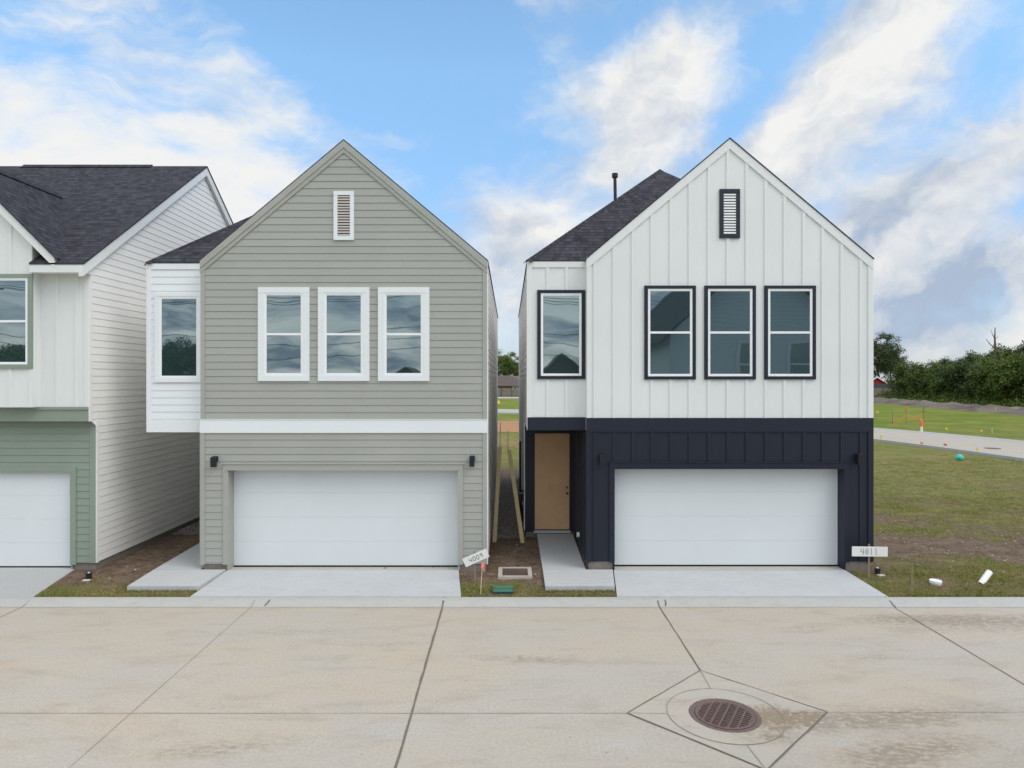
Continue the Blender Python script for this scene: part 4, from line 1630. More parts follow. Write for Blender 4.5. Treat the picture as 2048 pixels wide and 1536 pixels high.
# concrete-framed grate in the soil
g0, g1 = at(997, 1158), at(1000, 1136)
cx, cy = (at(996, 1158).x + at(1065, 1158).x) / 2, (g0.y + g1.y) / 2
hx, hy = (at(1065, 1158).x - at(996, 1158).x) / 2, (g1.y - g0.y) / 2 + .02
zc = gz(0, cy)
root = empty('catch_basin', (cx, cy, zc), 'low rectangular concrete frame with two brown grates in the soil between the houses', 'drain')
b = MB()
fw = .07
for (xa, xb_, ya, yb_) in ((-hx, -hx + fw + .02, -hy, hy), (hx - fw - .02, hx, -hy, hy), (-hx + fw + .02, hx - fw - .02, -hy, -hy + fw), (-hx + fw + .02, hx - fw - .02, hy - fw, hy)):
    b.box(cx + xa, cx + xb_, cy + ya, cy + yb_, zc - .1, zc + .035)
b.build('concrete_frame', M['patch'], root, bevel=.006)
for s_ in (-1, 1):
    b = MB()
    xa, xb_ = (cx - hx + fw + .025, cx - .004) if s_ < 0 else (cx + .004, cx + hx - fw - .025)
    b.box(xa, xb_, cy - hy + fw + .005, cy + hy - fw - .005, zc - .05, zc - .02)
    n = 9
    for k in range(n + 1):
        x = xa + (xb_ - xa) * k / n
        b.box(x - .006, x + .006, cy - hy + fw + .006, cy + hy - fw - .006, zc - .02, zc + .022)
    for k in range(5):
        y = cy - hy + fw + .02 + (2 * hy - 2 * fw - .04) * k / 4
        b.box(xa + .007, xb_ - .007, y - .006, y + .006, zc - .02, zc + .020)
    b.build('grate', M['rust'], root)

# green utility box
p = at(1006, 1190)
root = empty('utility_box', (p.x, p.y, p.z), 'small green plastic utility box with ridged lid at the curb between the two driveways', 'utility box')
b = MB()
bw = at(1028, 1190).x - at(985, 1190).x
x0_, x1_ = p.x - bw / 2, p.x + bw / 2
yf, ybk = p.y + .01, p.y + .37
b.box(x0_, x1_, yf, ybk, p.z - .02, p.z + .05)
b.build('box_body', M['box_dark'], root, bevel=.004)
b = MB()
b.box(x0_ + .008, x1_ - .008, yf + .0, yf + .16, p.z + .052, p.z + .072)
b.box(x0_ + .012, x1_ - .012, yf + .18, ybk - .005, p.z + .052, p.z + .085)
b.build('box_lid', M['box_green'], root, bevel=.006)

# wall-side wooden boards in the gap
def board(pa, pb, wd, th, label):
    pa, pb = Vector(pa), Vector(pb)
    c = (pa + pb) / 2
    d = (pb - pa)
    side = Vector((1, .15, 0)).normalized()
    side = (side - d.normalized() * side.dot(d.normalized())).normalized()
    fr = d.normalized().cross(side)
    b = MB()
    b.obox(c, side * wd / 2, fr * th / 2, d / 2)
    for k in (.12, .5, .8):
        q = pa + d * k
        b.obox(q - fr * (th / 2 + .001), side * .006, fr * .001, d.normalized() * .006)
    o = b.build('wooden_board', M['lumber'])
    tag(o, label, 'board', 'long boards standing in the gap between the houses')


board((-.375, 17.45, .15), (-.235, 17.75, 2.60), .10, .045, 'long yellowish board leaning against the grey-green house in the gap')
board((.350, 17.35, .15), (.005, 17.80, 2.52), .10, .045, 'long yellowish board slanting in the gap beside the white house')


# hand-painted number boards
STR = {
    '4': [[(.15, 1), (.1, .45), (.8, .42)], [(.78, .95), (.75, .5), (.7, 0)]],
    '0': [[(.5, 1), (.15, .75), (.1, .35), (.4, 0), (.8, .25), (.85, .7), (.5, 1)]],
    '9': [[(.8, .75), (.5, 1), (.2, .8), (.35, .5), (.8, .65), (.8, .9), (.75, 0)]],
    '1': [[(.45, 1), (.5, .5), (.52, 0)]],
}


def number_board(name, label, c, ang, W_, H_, text, txw, txh, x_start, stakes, faint=()):
    c = Vector(c)
    root = empty(name, (c.x, c.y + .02, gz(c.x, c.y)), label, 'sign')
    ex = Vector((math.cos(ang), 0, math.sin(ang)))
    ez = Vector((-math.sin(ang), 0, math.cos(ang)))
    ey = Vector((0, 1, 0))
    b = MB()
    b.obox(c, ex * W_ / 2, ey * .008, ez * H_ / 2)
    bd = b.build('board', M['signboard'], root)
    for k, ch in enumerate(text):
        o = c + ex * (x_start + k * txw * 1.12) - ez * txh / 2 - ey * .010
        strokes = list(STR[ch])
        if k in faint:
            strokes += [[(.5, .75), (.3, .5), (.5, .25), (.65, .55), (.5, .75)]]
        bb = MB()
        for st in strokes:
            for (a, d) in zip(st, st[1:]):
                pa = o + ex * a[0] * txw + ez * a[1] * txh
                pb = o + ex * d[0] * txw + ez * d[1] * txh
                dd = pb - pa
                sd_ = dd.normalized().cross(ey)
                bb.obox((pa + pb) / 2, sd_ * .0042, ey * .0012, dd / 2 + dd.normalized() * .003)
        bb.build('digit', M['ink_faint'] if k in faint else M['ink'], bd)
    for (pa, pb, wd) in stakes:
        b = MB()
        pa, pb = Vector(pa), Vector(pb)
        d = pb - pa
        b.obox((pa + pb) / 2, Vector((wd / 2, 0, 0)), Vector((0, .010, 0)), d / 2)
        b.build('stake', M['stake'], root)
    return root


def on(px, py, y):
    return Vector(((px - 1018) * y / 1365, y, CAMZ + (758 - py) * y / 1365))


ys_ = 14.20
sbase = on(951, 1165, ys_)
number_board('number_sign', 'tilted white board reading 4009 on a short stake beside the grey-green house', on(952, 1115.5, ys_ - .03), R(24), .535, .185, '4009', .072, .10, -.155,
             [(Vector((sbase.x, ys_, .06)), on(948.5, 1103, ys_), .035)])
ys_ = 14.45
number_board('number_sign', 'level white board reading 4011 on a thin stake beside the navy garage wall', on(1739.5, 1103, ys_ - .03), R(-.8), .75, .205, '4011', .085, .135, -.20,
             [(Vector((on(1737.5, 1152, ys_).x, ys_, .06)), on(1738, 1088, ys_), .035)], faint=(1,))

# thin survey stakes
def stake(label, base, top, wd, material, ribbon=False):
    root = empty('survey_stake', (base.x, base.y, base.z), label, 'stake', 'wooden survey stakes by the curb')
    b = MB()
    d = top - base
    b.obox((base + top) / 2 - Vector((0, 0, .03)), Vector((wd / 2, 0, 0)), Vector((0, .008, 0)), d / 2 + Vector((0, 0, .03)))
    b.build('stake', material, root)
    if ribbon:
        b = MB()
        q = top
        for (dx, l) in ((.035, .16), (.012, .10), (-.02, .08), (.05, .07)):
            a = q + Vector((0, -.012, -.02))
            e = a + Vector((dx, -.02, -l))
            b.face(a - Vector((.012, 0, 0)), a + Vector((.012, 0, 0)), e + Vector((.010, 0, 0)), e - Vector((.010, 0, 0)))
        b.tube([q - Vector((0, 0, .06)), q - Vector((0, 0, .0))], .018, 6)
        b.build('ribbon', M['pink'], root)


base = at(961, 1190)
stake('thin pale stake with a pink ribbon at the curb beside the 4009 board', base, Vector((on(965, 1124, base.y).x, base.y, on(965, 1124, base.y).z)), .016, M['stake_new'], True)
base = at(1823, 1187)
stake('bare grey stake in the grass right of the 4011 board', base, Vector((on(1824, 1132, base.y).x, base.y, on(1824, 1132, base.y).z)), .022, M['stake'])

# black pipe stubs (cleanouts)
for (px, py, lab) in ((178, 1158, 'small black capped pipe stub at the green garage corner'), (1755, 1148, 'small black capped pipe stub near the 4011 board')):
    p = at(px, py)
    root = empty('pipe_stub', p, lab, 'pipe', 'black capped pipe stubs beside the garages')
    b = MB()
    b.tube([p + Vector((0, 0, -.05)), p + Vector((0, 0, .10)), p + Vector((0, 0, .105)), p + Vector((0, 0, .13))], [.055, .055, .065, .065], 14)
    b.build('pipe', M['black'], root)
    b = MB()
    b.tube([p + Vector((0, 0, .13)), p + Vector((0, 0, .145))], .022, 8)
    b.build('plug', M['pvc'], root)
    b = MB()
    b.obox(p + Vector((.02, -.11, .006)), (.07, .01, 0), (-.01, .045, 0), (0, 0, .008))
    tag(b.build('paper_scrap', M['pale_stone']), 'flat pale scrap lying in front of the ' + ('left' if px < 900 else 'right') + ' black pipe stub', 'litter')

# white pipe cap and leaning white pipe
p = at(1871, 1168)
b = MB()
lathe(b, p.x, p.y, [(q, p.z + h) for q, h in ((.105, -.05), (.105, .03), (.118, .031), (.118, .075), (.112, .082), (.095, .082), (.090, .072), (.001, .072))], 28)
o = b.build('plumbing_fitting', M['pvc'])
tag(o, 'squat round white pipe cap in the grass by the curb', 'cap')
p = at(1963, 1166)
top = on(1979, 1144, p.y + .12)
b = MB()
n = 20
d = (top - p)
b.tube([p - d * .12, p, p + d * .5, top], .062, n, caps=False)
b.tube([top - d * .005, p], .052, n, caps=False)
dd = d.normalized()
a_ = dd.cross(Vector((0, 1, 0))).normalized()
b_ = dd.cross(a_)
for k in range(n):
    t1, t2 = 2 * math.pi * k / n, 2 * math.pi * (k + 1) / n
    f = lambda t, r: top + (a_ * math.cos(t) + b_ * math.sin(t)) * r
    b.face(f(t1, .052), f(t2, .052), f(t2, .062), f(t1, .062))
o = b.build('drain_pipe', M['pvc'], smooth=False)
tag(o, 'open white plastic pipe sticking up at a slant from the grass', 'pipe')

# round cap flush in the front walk of the grey-green house
p = at(405, 1144, pz2(14.4))
b = MB()
b.tube([p, p + Vector((0, 0, .006))], .085, 24)
tag(b.build('cleanout_cover', M['patch']), 'flush round cover in the front walk of the grey-green house', 'cover')

# ------------------------------------------------------------------ far things
G2 = 0.20
def ribbon_road(name, pts, wd, z, material, curb=True):
    b = MB()
    P = [Vector((x, y, 0)) for x, y in pts]
    # smooth
    Q = []
    for k in range(len(P) - 1):
        p0, p1, p2, p3 = P[max(0, k - 1)], P[k], P[k + 1], P[min(len(P) - 1, k + 2)]
        for q in range(8):
            t = q / 8
            Q.append(.5 * ((2 * p1) + (-p0 + p2) * t + (2 * p0 - 5 * p1 + 4 * p2 - p3) * t * t + (-p0 + 3 * p1 - 3 * p2 + p3) * t ** 3))
    Q.append(P[-1])
    L = []
    for k, p in enumerate(Q):
        d = (Q[min(k + 1, len(Q) - 1)] - Q[max(0, k - 1)]).normalized()
        n = Vector((-d.y, d.x, 0))
        L.append((p, n))
    prof = [(-wd / 2 - .45, z - .25), (-wd / 2 - .45, z + .13), (-wd / 2 - .2, z + .12), (-wd / 2, z + .0), (wd / 2, z + .0), (wd / 2 + .2, z + .12), (wd / 2 + .45, z + .13), (wd / 2 + .45, z - .25)]
    for (p, n), (q, m_) in zip(L, L[1:]):
        for i, ((u0, z0), (u1, z1)) in enumerate(zip(prof, prof[1:])):
            a, c, d, e = p + n * u0, p + n * u1, q + m_ * u1, q + m_ * u0
            b.cur = 0 if i == 3 else 1
            b.face((a.x, a.y, z0), (c.x, c.y, z1), (d.x, d.y, z1), (e.x, e.y, z0))
    o = b.build(name, [material, M['curb']])
    tag(o, kind='structure')


ribbon_road('side_road', [(31.2, 28), (30.2, 35), (29.4, 42), (27.6, 50), (23.5, 60), (16, 72), (6, 82), (-8, 88), (-40, 90)], 7.6, G2 + .03, M['far_conc'])
ribbon_road('side_road', [(-40, 146), (0, 147), (30, 147), (56, 149)], 7.0, G2 + .03, M['far_conc'])
p = at(1985, 897, G2 + .03)
b = MB()
b.tube([p, p + Vector((0, 0, .02))], .42, 20)
tag(b.build('manhole_cover', M['rust']), 'dark round manhole cover in the far side road', 'manhole cover')

# bare bank of the ditch
def bank():
    b = MB()
    pts = [(52, 40), (57, 55), (60.5, 70), (61.5, 81), (63, 95), (65, 112), (66, 125), (62, 138), (52, 146)]
    prof = [(-3.2, -.1), (-1.6, .55), (-.4, 1.05), (.6, 1.15), (2.2, .8), (4.0, -.1)]
    P = [Vector((x, y, 0)) for x, y in pts]
    rows = []
    for k in range(len(P) - 1):
        m_ = 10
        for q in range(m_):
            p = P[k].lerp(P[k + 1], q / m_)
            d = (P[k + 1] - P[k]).normalized()
            n = Vector((d.y, -d.x, 0))
            row = []
            for (u, z) in prof:
                nn = noise.fractal(Vector((p.x * .5 + u, p.y * .5, 1)), .9, 2, 3)
                row.append((p.x - n.x * u * -1, p.y - n.y * u * -1, G2 + max(-.1, z * (.75 + .35 * nn)) * .85))
            rows.append(row)
    for r0, r1 in zip(rows, rows[1:]):
        for i in range(len(prof) - 1):
            b.face(r0[i], r0[i + 1], r1[i + 1], r1[i])
    tag(b.build('ditch_bank', M['berm'], smooth=True), kind='structure')


bank()
# orange-brown bare soil patch seen through the gap
b = MB()
n = 30
ctr = (1.0, 62, G2 + .012)
b.face(*[(1.0 + 9 * math.cos(2 * math.pi * k / n) * (1 + .15 * math.sin(3 * k)), 60 + 8 * math.sin(2 * math.pi * k / n) * (1 + .12 * math.cos(5 * k)), G2 + .03) for k in range(n)])
tag(b.build('soil_patch', M['red_soil']), kind='structure')

# yellow line/strip lying, posts and net in the gap
def post_at(px, pyb, pyt, name, label, rad=.025, m_='rust', cat='post', grp=None):
    p = at(px, pyb, G2)
    h = (pyb - pyt) * p.y / 1365
    b = MB()
    b.tube([p - Vector((0, 0, .1)), p + Vector((0, 0, h * .5)), p + Vector((.01, 0, h))], rad, 6)
    o = b.build(name, M[m_])
    tag(o, label, cat, grp)
    return p, h


post_at(1001, 872, 845, 'fence_post', 'thin dark post left in the view through the gap', .03)
post_at(1016, 903, 862, 'fence_post', 'thin dark post, taller and nearer, in the view through the gap', .022)


def net(pts, h, name, label, material, cell=.12, thick=.012, sag=.15):
    """plastic mesh fence between posts"""
    b = MB()
    rr = random.Random(len(label))
    for (p, q) in zip(pts, pts[1:]):
        p, q = Vector(p), Vector(q)
        L = (q - p).length
        nu, nv = max(2, int(L / cell)), max(2, int(h / cell))
        side = Vector((0, 0, 1)).cross((q - p).normalized())
        G = []
        for i in range(nu + 1):
            t = i / nu
            s = -sag * 4 * t * (1 - t)
            col = []
            for j in range(nv + 1):
                w_ = side * .06 * noise.noise(Vector((i * .5, j * .5, L)))
                col.append(p.lerp(q, t) + Vector((0, 0, max(.02, h * j / nv + s * j / nv + .03 * noise.noise(Vector((i * .7, j, 3)))))) + w_)
            G.append(col)
        for i in range(nu + 1):
            for j in range(nv):
                a, c = G[i][j], G[i][j + 1]
                d = (q - p).normalized() * thick
                b.face(a - d, a + d, c + d, c - d)
        for i in range(nu):
            for j in range(nv + 1):
                a, c = G[i][j], G[i + 1][j]
                d = Vector((0, 0, thick))
                b.face(a - d, c - d, c + d, a + d)
    return b, name, label, material


def safety_net(name, label, pts, h, material, cell, thick, sag, post_h):
    root = empty(name, pts[0], label, 'safety fence')
    b, *_ = net(pts, h, name, label, material, cell, thick, sag)
    b.build('mesh', material, root)
    for p in pts:
        b = MB()
        b.tube([Vector(p) - Vector((0, 0, .1)), Vector(p) + Vector((0, 0, post_h))], .022, 6)
        b.build('post', M['rust'], root)


safety_net('safety_net', 'sagging pale orange mesh in the view through the gap', [(-2.6, 44, G2), (-.55, 42.5, G2), (1.3, 40.5, G2), (4, 41, G2)], .8, M['pale_net'], .11, .016, .25, 1.1)
safety_net('safety_net', 'slumped orange mesh fence in the grass beyond the side road', [at(1785, 848, G2), at(1812, 842, G2), at(1848, 838, G2)], .8, M['orange_net'], .22, .011, .42, 1.15)

# delineator by the side road
p = at(1843, 862, G2 + .1)
root = empty('road_delineator', p, 'orange and white upright road marker at the edge of the side road', 'road marker')
b = MB()
b.tube([p - Vector((0, 0, .1)), p + Vector((0, 0, .36))], [.10, .09], 12)
b.build('marker_base', M['pvc'], root)
b = MB()
b.tube([p + Vector((0, 0, .36)), p + Vector((0, 0, .8)), p + Vector((0, 0, .92))], [.12, .10, .03], 12)
b.build('marker_top', M['orange'], root)

# marker flags
flags = [(1761, 879, 'yellow', 'pale yellow marker flag at the near edge of the side road, leftmost'),
         (1841, 893, 'orange', 'orange marker flag at the near edge of the side road'),
         (1888, 896, 'red', 'red marker flag at the near edge of the side road'),
         (1953, 905, 'yellow', 'yellow marker flag at the near road edge above the teal wrapper'),
         (1890, 864, 'yellow', 'yellow marker flag on the far verge of the side road, left of the other'),
         (1960, 868, 'yellow', 'yellow marker flag on the far verge of the side road, right of the other'),
         (1811, 821, 'orange', 'orange marker flag in the bright grass behind the orange mesh'),
         (1752, 846, 'yellow', 'yellow marker flag on a thin post left of the orange mesh')]
for (px, py, c, lab) in flags:
    p = at(px, py, G2)
    root = empty('marker_flag', p, lab, 'flag', 'small marker flags by the side road')
    s = p.y / 45
    b = MB()
    hh = .34 * s if py != 846 else 1.2
    b.tube([p, p + Vector((0, 0, hh))], .008 * s, 5)
    b.build('wire_pole', M['rust'], root)
    b = MB()
    q = p + Vector((0, 0, hh - .10 * s))
    n = 4
    for k in range(n):
        f = lambda t: q + Vector((.17 * s * t, .03 * math.sin(t * 4), -.04 * t * s))
        a, c_ = f(k / n), f((k + 1) / n)
        b.face(a - Vector((0, 0, .06 * s)), c_ - Vector((0, 0, .06 * s)), c_ + Vector((0, 0, .06 * s)), a + Vector((0, 0, .06 * s)))
    b.build('flag_cloth', M[c], root)
for (px, pyb, pyt, lab) in ((1984, 866, 857, 'short wooden stake in the grass beyond the side road'), (1991, 826, 815, 'pale short stake in front of the bare bank')):
    p, h = post_at(px, pyb, pyt, 'wooden_stake', lab, .035, 'stake_new', 'stake')
p = at(1849, 815, G2)
post_at(1846, 847, 811, 'thin_post', 'thin dark rod at the right end of the orange mesh fence', .02)

# teal wrapper
p = at(1919, 921, G2)
b = MB()
rr = random.Random(2)
n, m_ = 10, 6
ringp = []
for j in range(m_ + 1):
    row = []
    for i in range(n):
        a = 2 * math.pi * i / n
        r = (.15 + .04 * rr.random()) * math.sin(math.pi * (j + .6) / (m_ + 1.2)) ** .6
        row.append(p + Vector((r * math.cos(a) * 1.15, r * math.sin(a), .30 * j / m_ + .02 * rr.random())))
    ringp.append(row)
for j in range(m_):
    for i in range(n):
        i2 = (i + 1) % n
        b.face(ringp[j][i], ringp[j][i2], ringp[j + 1][i2], ringp[j + 1][i])
b.face(*ringp[-1])
tag(b.build('plastic_wrapper', M['teal']), 'crumpled teal plastic wrapper lying in the grass before the side road', 'litter')

# yellow barrel-like end seen through the gap
p = at(996, 811, G2)
b = MB()
b.tube([p + Vector((-1.6, 0, .35)), p + Vector((.2, .3, .35))], .38, 14)
tag(b.build('yellow_pipe', M['yellow']), 'yellow plastic pipe lying in the far grass seen through the gap', 'pipe')

# far wooden fences
def far_fence(x0, x1, y, h, label, skip=0):
    root = empty('wooden_fence', ((x0 + x1) / 2, y, G2), label, 'fence')
    b = MB()
    rr = random.Random(int(x0))
    x = x0
    while x < x1:
        hh = h + rr.uniform(-.04, .04)
        b.box(x, x + .28, y, y + .03, G2 - .05, G2 + hh)
        x += .30
    b.build('picket_panel', M['fence_wood'], root)
    x = x0
    while x < x1:
        b = MB()
        b.box(x, x + .12, y - .12, y - .005, G2 - .05, G2 + h + .05)
        b.build('fence_post', M['bark'], root)
        x += 2.4
    b = MB()
    for z in (.5, 1.5):
        b.box(x0, x1, y - .06, y - .008, G2 + z - .05, G2 + z + .05)
    b.build('rail', M['fence_wood'], root)


far_fence(-9, 8, 158, 2.0, 'weathered wooden fence seen far off through the gap between the houses')
far_fence(78, 94, 160, 2.0, 'grey wooden fence with dark posts left of the thick trees')


def far_house(name, label, x0, x1, y0, y1, eave, ridge, wall_m, roof_m, along='x', wins=()):
    root = empty(name, ((x0 + x1) / 2, y0, G2), label, 'house')
    b = MB()
    b.box(x0, x1, y0, y1, G2 - .1, eave)
    if along == 'y':
        b.prism([(x0, y0, eave), (x1, y0, eave), ((x0 + x1) / 2, y0, ridge - .05)], (0, y1 - y0, 0))
    else:
        b.prism([(x0, y0, eave), (x0, y1, eave), (x0, (y0 + y1) / 2, ridge - .05)], (x1 - x0, 0, 0))
    b.build('wall', wall_m, root)
    b = MB()
    o = .5
    if along == 'y':
        xm_ = (x0 + x1) / 2
        s = (ridge - eave) / (xm_ - x0)
        for sx, xe in ((-1, x0 - o), (1, x1 + o)):
            roof_slab(b, [(xe, y0 - o, eave - s * o), (xm_, y0 - o, ridge), (xm_, y1 + o, ridge), (xe, y1 + o, eave - s * o)], .15)
    else:
        ym_ = (y0 + y1) / 2
        s = (ridge - eave) / (ym_ - y0)
        hip = (ym_ - y0) * .9
        roof_slab(b, [(x0 - o, y0 - o, eave - s * o), (x1 + o, y0 - o, eave - s * o), (x1 - hip, ym_, ridge), (x0 + hip, ym_, ridge)], .12)
        roof_slab(b, [(x0 - o, y1 + o, eave - s * o), (x1 + o, y1 + o, eave - s * o), (x1 - hip, ym_, ridge), (x0 + hip, ym_, ridge)], .12)
        roof_slab(b, [(x1 + o, y0 - o, eave - s * o), (x1 + o, y1 + o, eave - s * o), (x1 - hip, ym_, ridge)], .12)
        roof_slab(b, [(x0 - o, y0 - o, eave - s * o), (x0 - o, y1 + o, eave - s * o), (x0 + hip, ym_, ridge)], .12)
    b.build('roof', roof_m, root, uv=True)
    if along == 'y':
        b = MB()
        for sx in (-1, 1):
            xe = (x0 + x1) / 2 + sx * ((x1 - x0) / 2 + o)
            b.prism([(xe, y0 - o - .03, eave - s * o - .3), ((x0 + x1) / 2, y0 - o - .03, ridge - .3), ((x0 + x1) / 2, y0 - o - .03, ridge + .02), (xe, y0 - o - .03, eave - s * o + .02)], (0, .06, 0))
        b.build('rake_board', M['vinyl'], root)
    for (wx, wz, ww_, wh) in wins:
        window(Plane((0, y0), (1, 0), (0, -1)), root, wx - ww_ / 2, wx + ww_ / 2, wz - wh / 2, wz + wh / 2, None, M['white'], True, .10)
    return root


far_house('brown_roof_house', 'low house with brown hipped roof behind the far fence in the gap', -12, 5.5, 166, 178, 2.9, 5.2, M['far_wall'], M['brown_roof'], 'x', [(1.5, 2.0, 1.2, 1.0), (3.6, 2.0, 1.2, 1.0)])
far_house('red_house', 'small red gabled house with white rake trim left of the thick trees', 86.6, 94.2, 168, 180, 2.6, 5.0, M['brick_red'], M['brown_roof'], 'y')
far_house('dark_roof_shed', 'low dark-roofed building in front of the red gable', 84, 96, 162.5, 166, 2.2, 3.2, M['bark'], M['dark_roof'], 'x')

# ------------------------------------------------------------------ trees
def crown_mesh(name, seed, rx, ry, rz, nclump, nleaf, leaf, m_, low=0.25, bushy=False):
    rr = random.Random(seed)
    vs, fs = [], []
    cl = []
    for k in range(nclump):
        while True:
            x, y, z = rr.uniform(-1, 1), rr.uniform(-1, 1), rr.uniform(-1, 1)
            d = math.sqrt(x * x + y * y + z * z)
            if .35 < d < 1:
                break
        f = 1.0
        if bushy:
            z = z * .95
        lump = .78 + .32 * noise.noise(Vector((x * 1.7 + seed, y * 1.7, z * 1.7)))
        q = (.55 + .45 * d) * lump / max(d, .01) * d
        cl.append((x * rx * lump, y * ry * lump, z * rz * lump, rr.uniform(.55, 1.2)))
    for (cx_, cy_, cz_, s) in cl:
        rad = .17 * (rx + rz) / 2 * s + .35
        for q in range(nleaf):
            a, e = rr.uniform(0, 2 * math.pi), math.asin(rr.uniform(-1, 1))
            r = rad * rr.random() ** .45
            p = Vector((cx_ + r * math.cos(a) * math.cos(e), cy_ + r * math.sin(a) * math.cos(e), cz_ + r * .75 * math.sin(e)))
            n = Vector((math.cos(a) * math.cos(e), math.sin(a) * math.cos(e), math.sin(e) + .5)) + Vector((rr.uniform(-1, 1), rr.uniform(-1, 1), rr.uniform(-1, 1))) * .8
            n.normalize()
            t = n.orthogonal().normalized()
            t = (Matrix.Rotation(rr.uniform(0, 6.28), 3, n) @ t)
            u = n.cross(t)
            l = leaf * rr.uniform(.6, 1.3)
            i = len(vs)
            vs.extend([tuple(p - t * l), tuple(p + u * l * .45), tuple(p + t * l), tuple(p - u * l * .45)])
            fs.append((i, i + 1, i + 2, i + 3))
    me = bpy.data.meshes.new(name)
    me.from_pydata(vs, [], fs)
    me.materials.append(m_)
    return me


def trunk_mesh(name, seed, h, spread, r0, m_):
    rr = random.Random(seed)
    b = MB()
    b.tube([(0, 0, -.3), (.05 * h * .3, 0, h * .35), (.0, .1, h * .7), (.1, 0, h)], [r0, r0 * .8, r0 * .55, r0 * .2], 8)
    for k in range(7):
        a = rr.uniform(0, 6.28)
        z0_ = h * rr.uniform(.25, .75)
        L = spread * rr.uniform(.5, .9)
        p0_ = Vector((.03 * h * .3, 0, z0_))
        p1 = p0_ + Vector((math.cos(a) * L * .5, math.sin(a) * L * .5, L * .35))
        p2 = p0_ + Vector((math.cos(a) * L, math.sin(a) * L, L * .75))
        b.tube([p0_, p1, p2], [r0 * .45, r0 * .28, r0 * .08], 6)
    me = bpy.data.meshes.new(name)
    me.from_pydata(b.v, [], b.f)
    me.materials.append(m_)
    return me


CR = [crown_mesh('crown', 1, 3.7, 3.7, 3.9, 120, 85, .17, M['leaf_a'], bushy=True),
      crown_mesh('crown', 2, 3.9, 3.9, 3.6, 120, 85, .17, M['leaf_b'], bushy=True),
      crown_mesh('crown', 3, 3.5, 3.5, 4.2, 120, 85, .17, M['leaf_c'], bushy=True),
      crown_mesh('crown', 4, 5.6, 5.6, 5.6, 170, 80, .20, M['leaf_c']),
      crown_mesh('crown', 5, 4.6, 4.6, 4.4, 120, 80, .20, M['leaf_b'])]
TR = [trunk_mesh('trunk', 1, 7, 3.0, .22, M['bark']), trunk_mesh('trunk', 4, 11, 4.5, .35, M['bark'])]


def tree(kind, ci, x, y, cz, s, label, group=None, cat='tree', rz=None, sq=1.0, tall=0):
    root = empty(kind, (x, y, G2), label, cat, group)
    t = bpy.data.objects.new('trunk', TR[tall])
    COL.objects.link(t)
    t.parent = root
    t.scale = (s, s, cz / (7 if not tall else 11) * 1.05)
    c = bpy.data.objects.new('crown', CR[ci])
    COL.objects.link(c)
    c.parent = root
    c.location = (0, 0, cz)
    c.scale = (s, s, s * sq)
    c.rotation_euler = (0, 0, rz if rz is not None else random.uniform(0, 6.28))
    return root


# the thick row along the ditch, nearest (right) to farthest (left)
kinds = ['dark green', 'bright green', 'mid green']
row = [(80.0, 98, 5.0, 1.55, 0, 1.0), (78.5, 105, 4.4, 1.35, 1, 1.05), (79.0, 111.5, 4.1, 1.25, 0, 1.05), (79.5, 118, 3.9, 1.22, 2, 1.05),
       (80.0, 124, 3.8, 1.2, 1, 1.0), (80.0, 130, 3.7, 1.2, 0, 1.0), (80.5, 136, 3.9, 1.25, 0, 1.0), (83.5, 142, 3.3, 1.0, 2, 1.0)]
places = ['nearest of the front row at the right edge', 'second from the right edge in the front row', 'third from the right edge in the front row',
          'fourth from the right edge in the front row', 'middle of the front row', 'just left of the middle of the front row',
          'third from the left end of the front row', 'second from the left end of the front row', 'at the left end of the front row']
colw = ['mid green', 'bright green', 'dark green']
for k, (x, y, cz, s, ci, q) in enumerate(row):
    tree('bushy_tree', ci, x, y, cz, s, 'low bushy %s tree, %s' % (colw[ci], places[k]), 'trees in the thick front row along the ditch', sq=q)
row2 = [(87, 104, 7.8, 1.3, 0), (88, 113, 7.2, 1.2, 2), (89, 122, 6.6, 1.15, 0), (90, 131, 6.0, 1.1, 0), (92, 141, 5.6, 1.1, 2), (97, 151, 5.2, 1.0, 0), (95, 111, 9.4, 1.3, 0), (98, 124, 9.0, 1.2, 2)]
for k, (x, y, cz, s, ci) in enumerate(row2):
    tree('background_tree', ci, x, y, cz, s, 'taller %s tree rising behind the front row, %s' % (colw[ci], ['at the right edge', 'left of the dead trunk', 'right of centre', 'near the centre', 'left of centre', 'at the left end', 'farthest back at the right edge', 'farthest back behind the centre'][k]), 'trees behind the front row')
# low scrub at their feet
b = MB()
rr = random.Random(9)
for _ in range(16000):
    y = rr.uniform(88, 141)
    x = 75.5 + (y - 98) * .03 + rr.gauss(0, 1.6)
    z = G2 + abs(rr.gauss(0, .35)) + max(0, (x - 75)) * rr.uniform(0, .9)
    l = rr.uniform(.12, .28)
    a = rr.uniform(0, 6.28)
    t = Vector((math.cos(a), math.sin(a), rr.uniform(-.5, .8))) * l
    u = Vector((-math.sin(a), math.cos(a), rr.uniform(-.5, .5))) * l * .4
    p = Vector((x, y, z))
    b.face(p - t, p + u, p + t, p - u)
tag(b.build('undergrowth', M['leaf_b']), 'green weeds and scrub at the foot of the trees', None, None, 'stuff')

tree('oak_tree', 3, 93.0, 172, 10.2, 1.08, 'tall dark round-crowned tree standing apart above the red gable', None, tall=1)
tree('oak_tree', 3, 104, 186, 8.2, .8, 'dark tree partly hidden between the lone oak and the thick row', None, tall=1)
tree('leafy_tree', 4, -1.2, 184, 7.6, 1.05, 'leafy green tree seen through the gap, left of the darker one', 'trees seen through the gap')
tree('leafy_tree', 3, 4.6, 190, 6.2, .85, 'darker green tree seen through the gap behind the brown roof', 'trees seen through the gap')

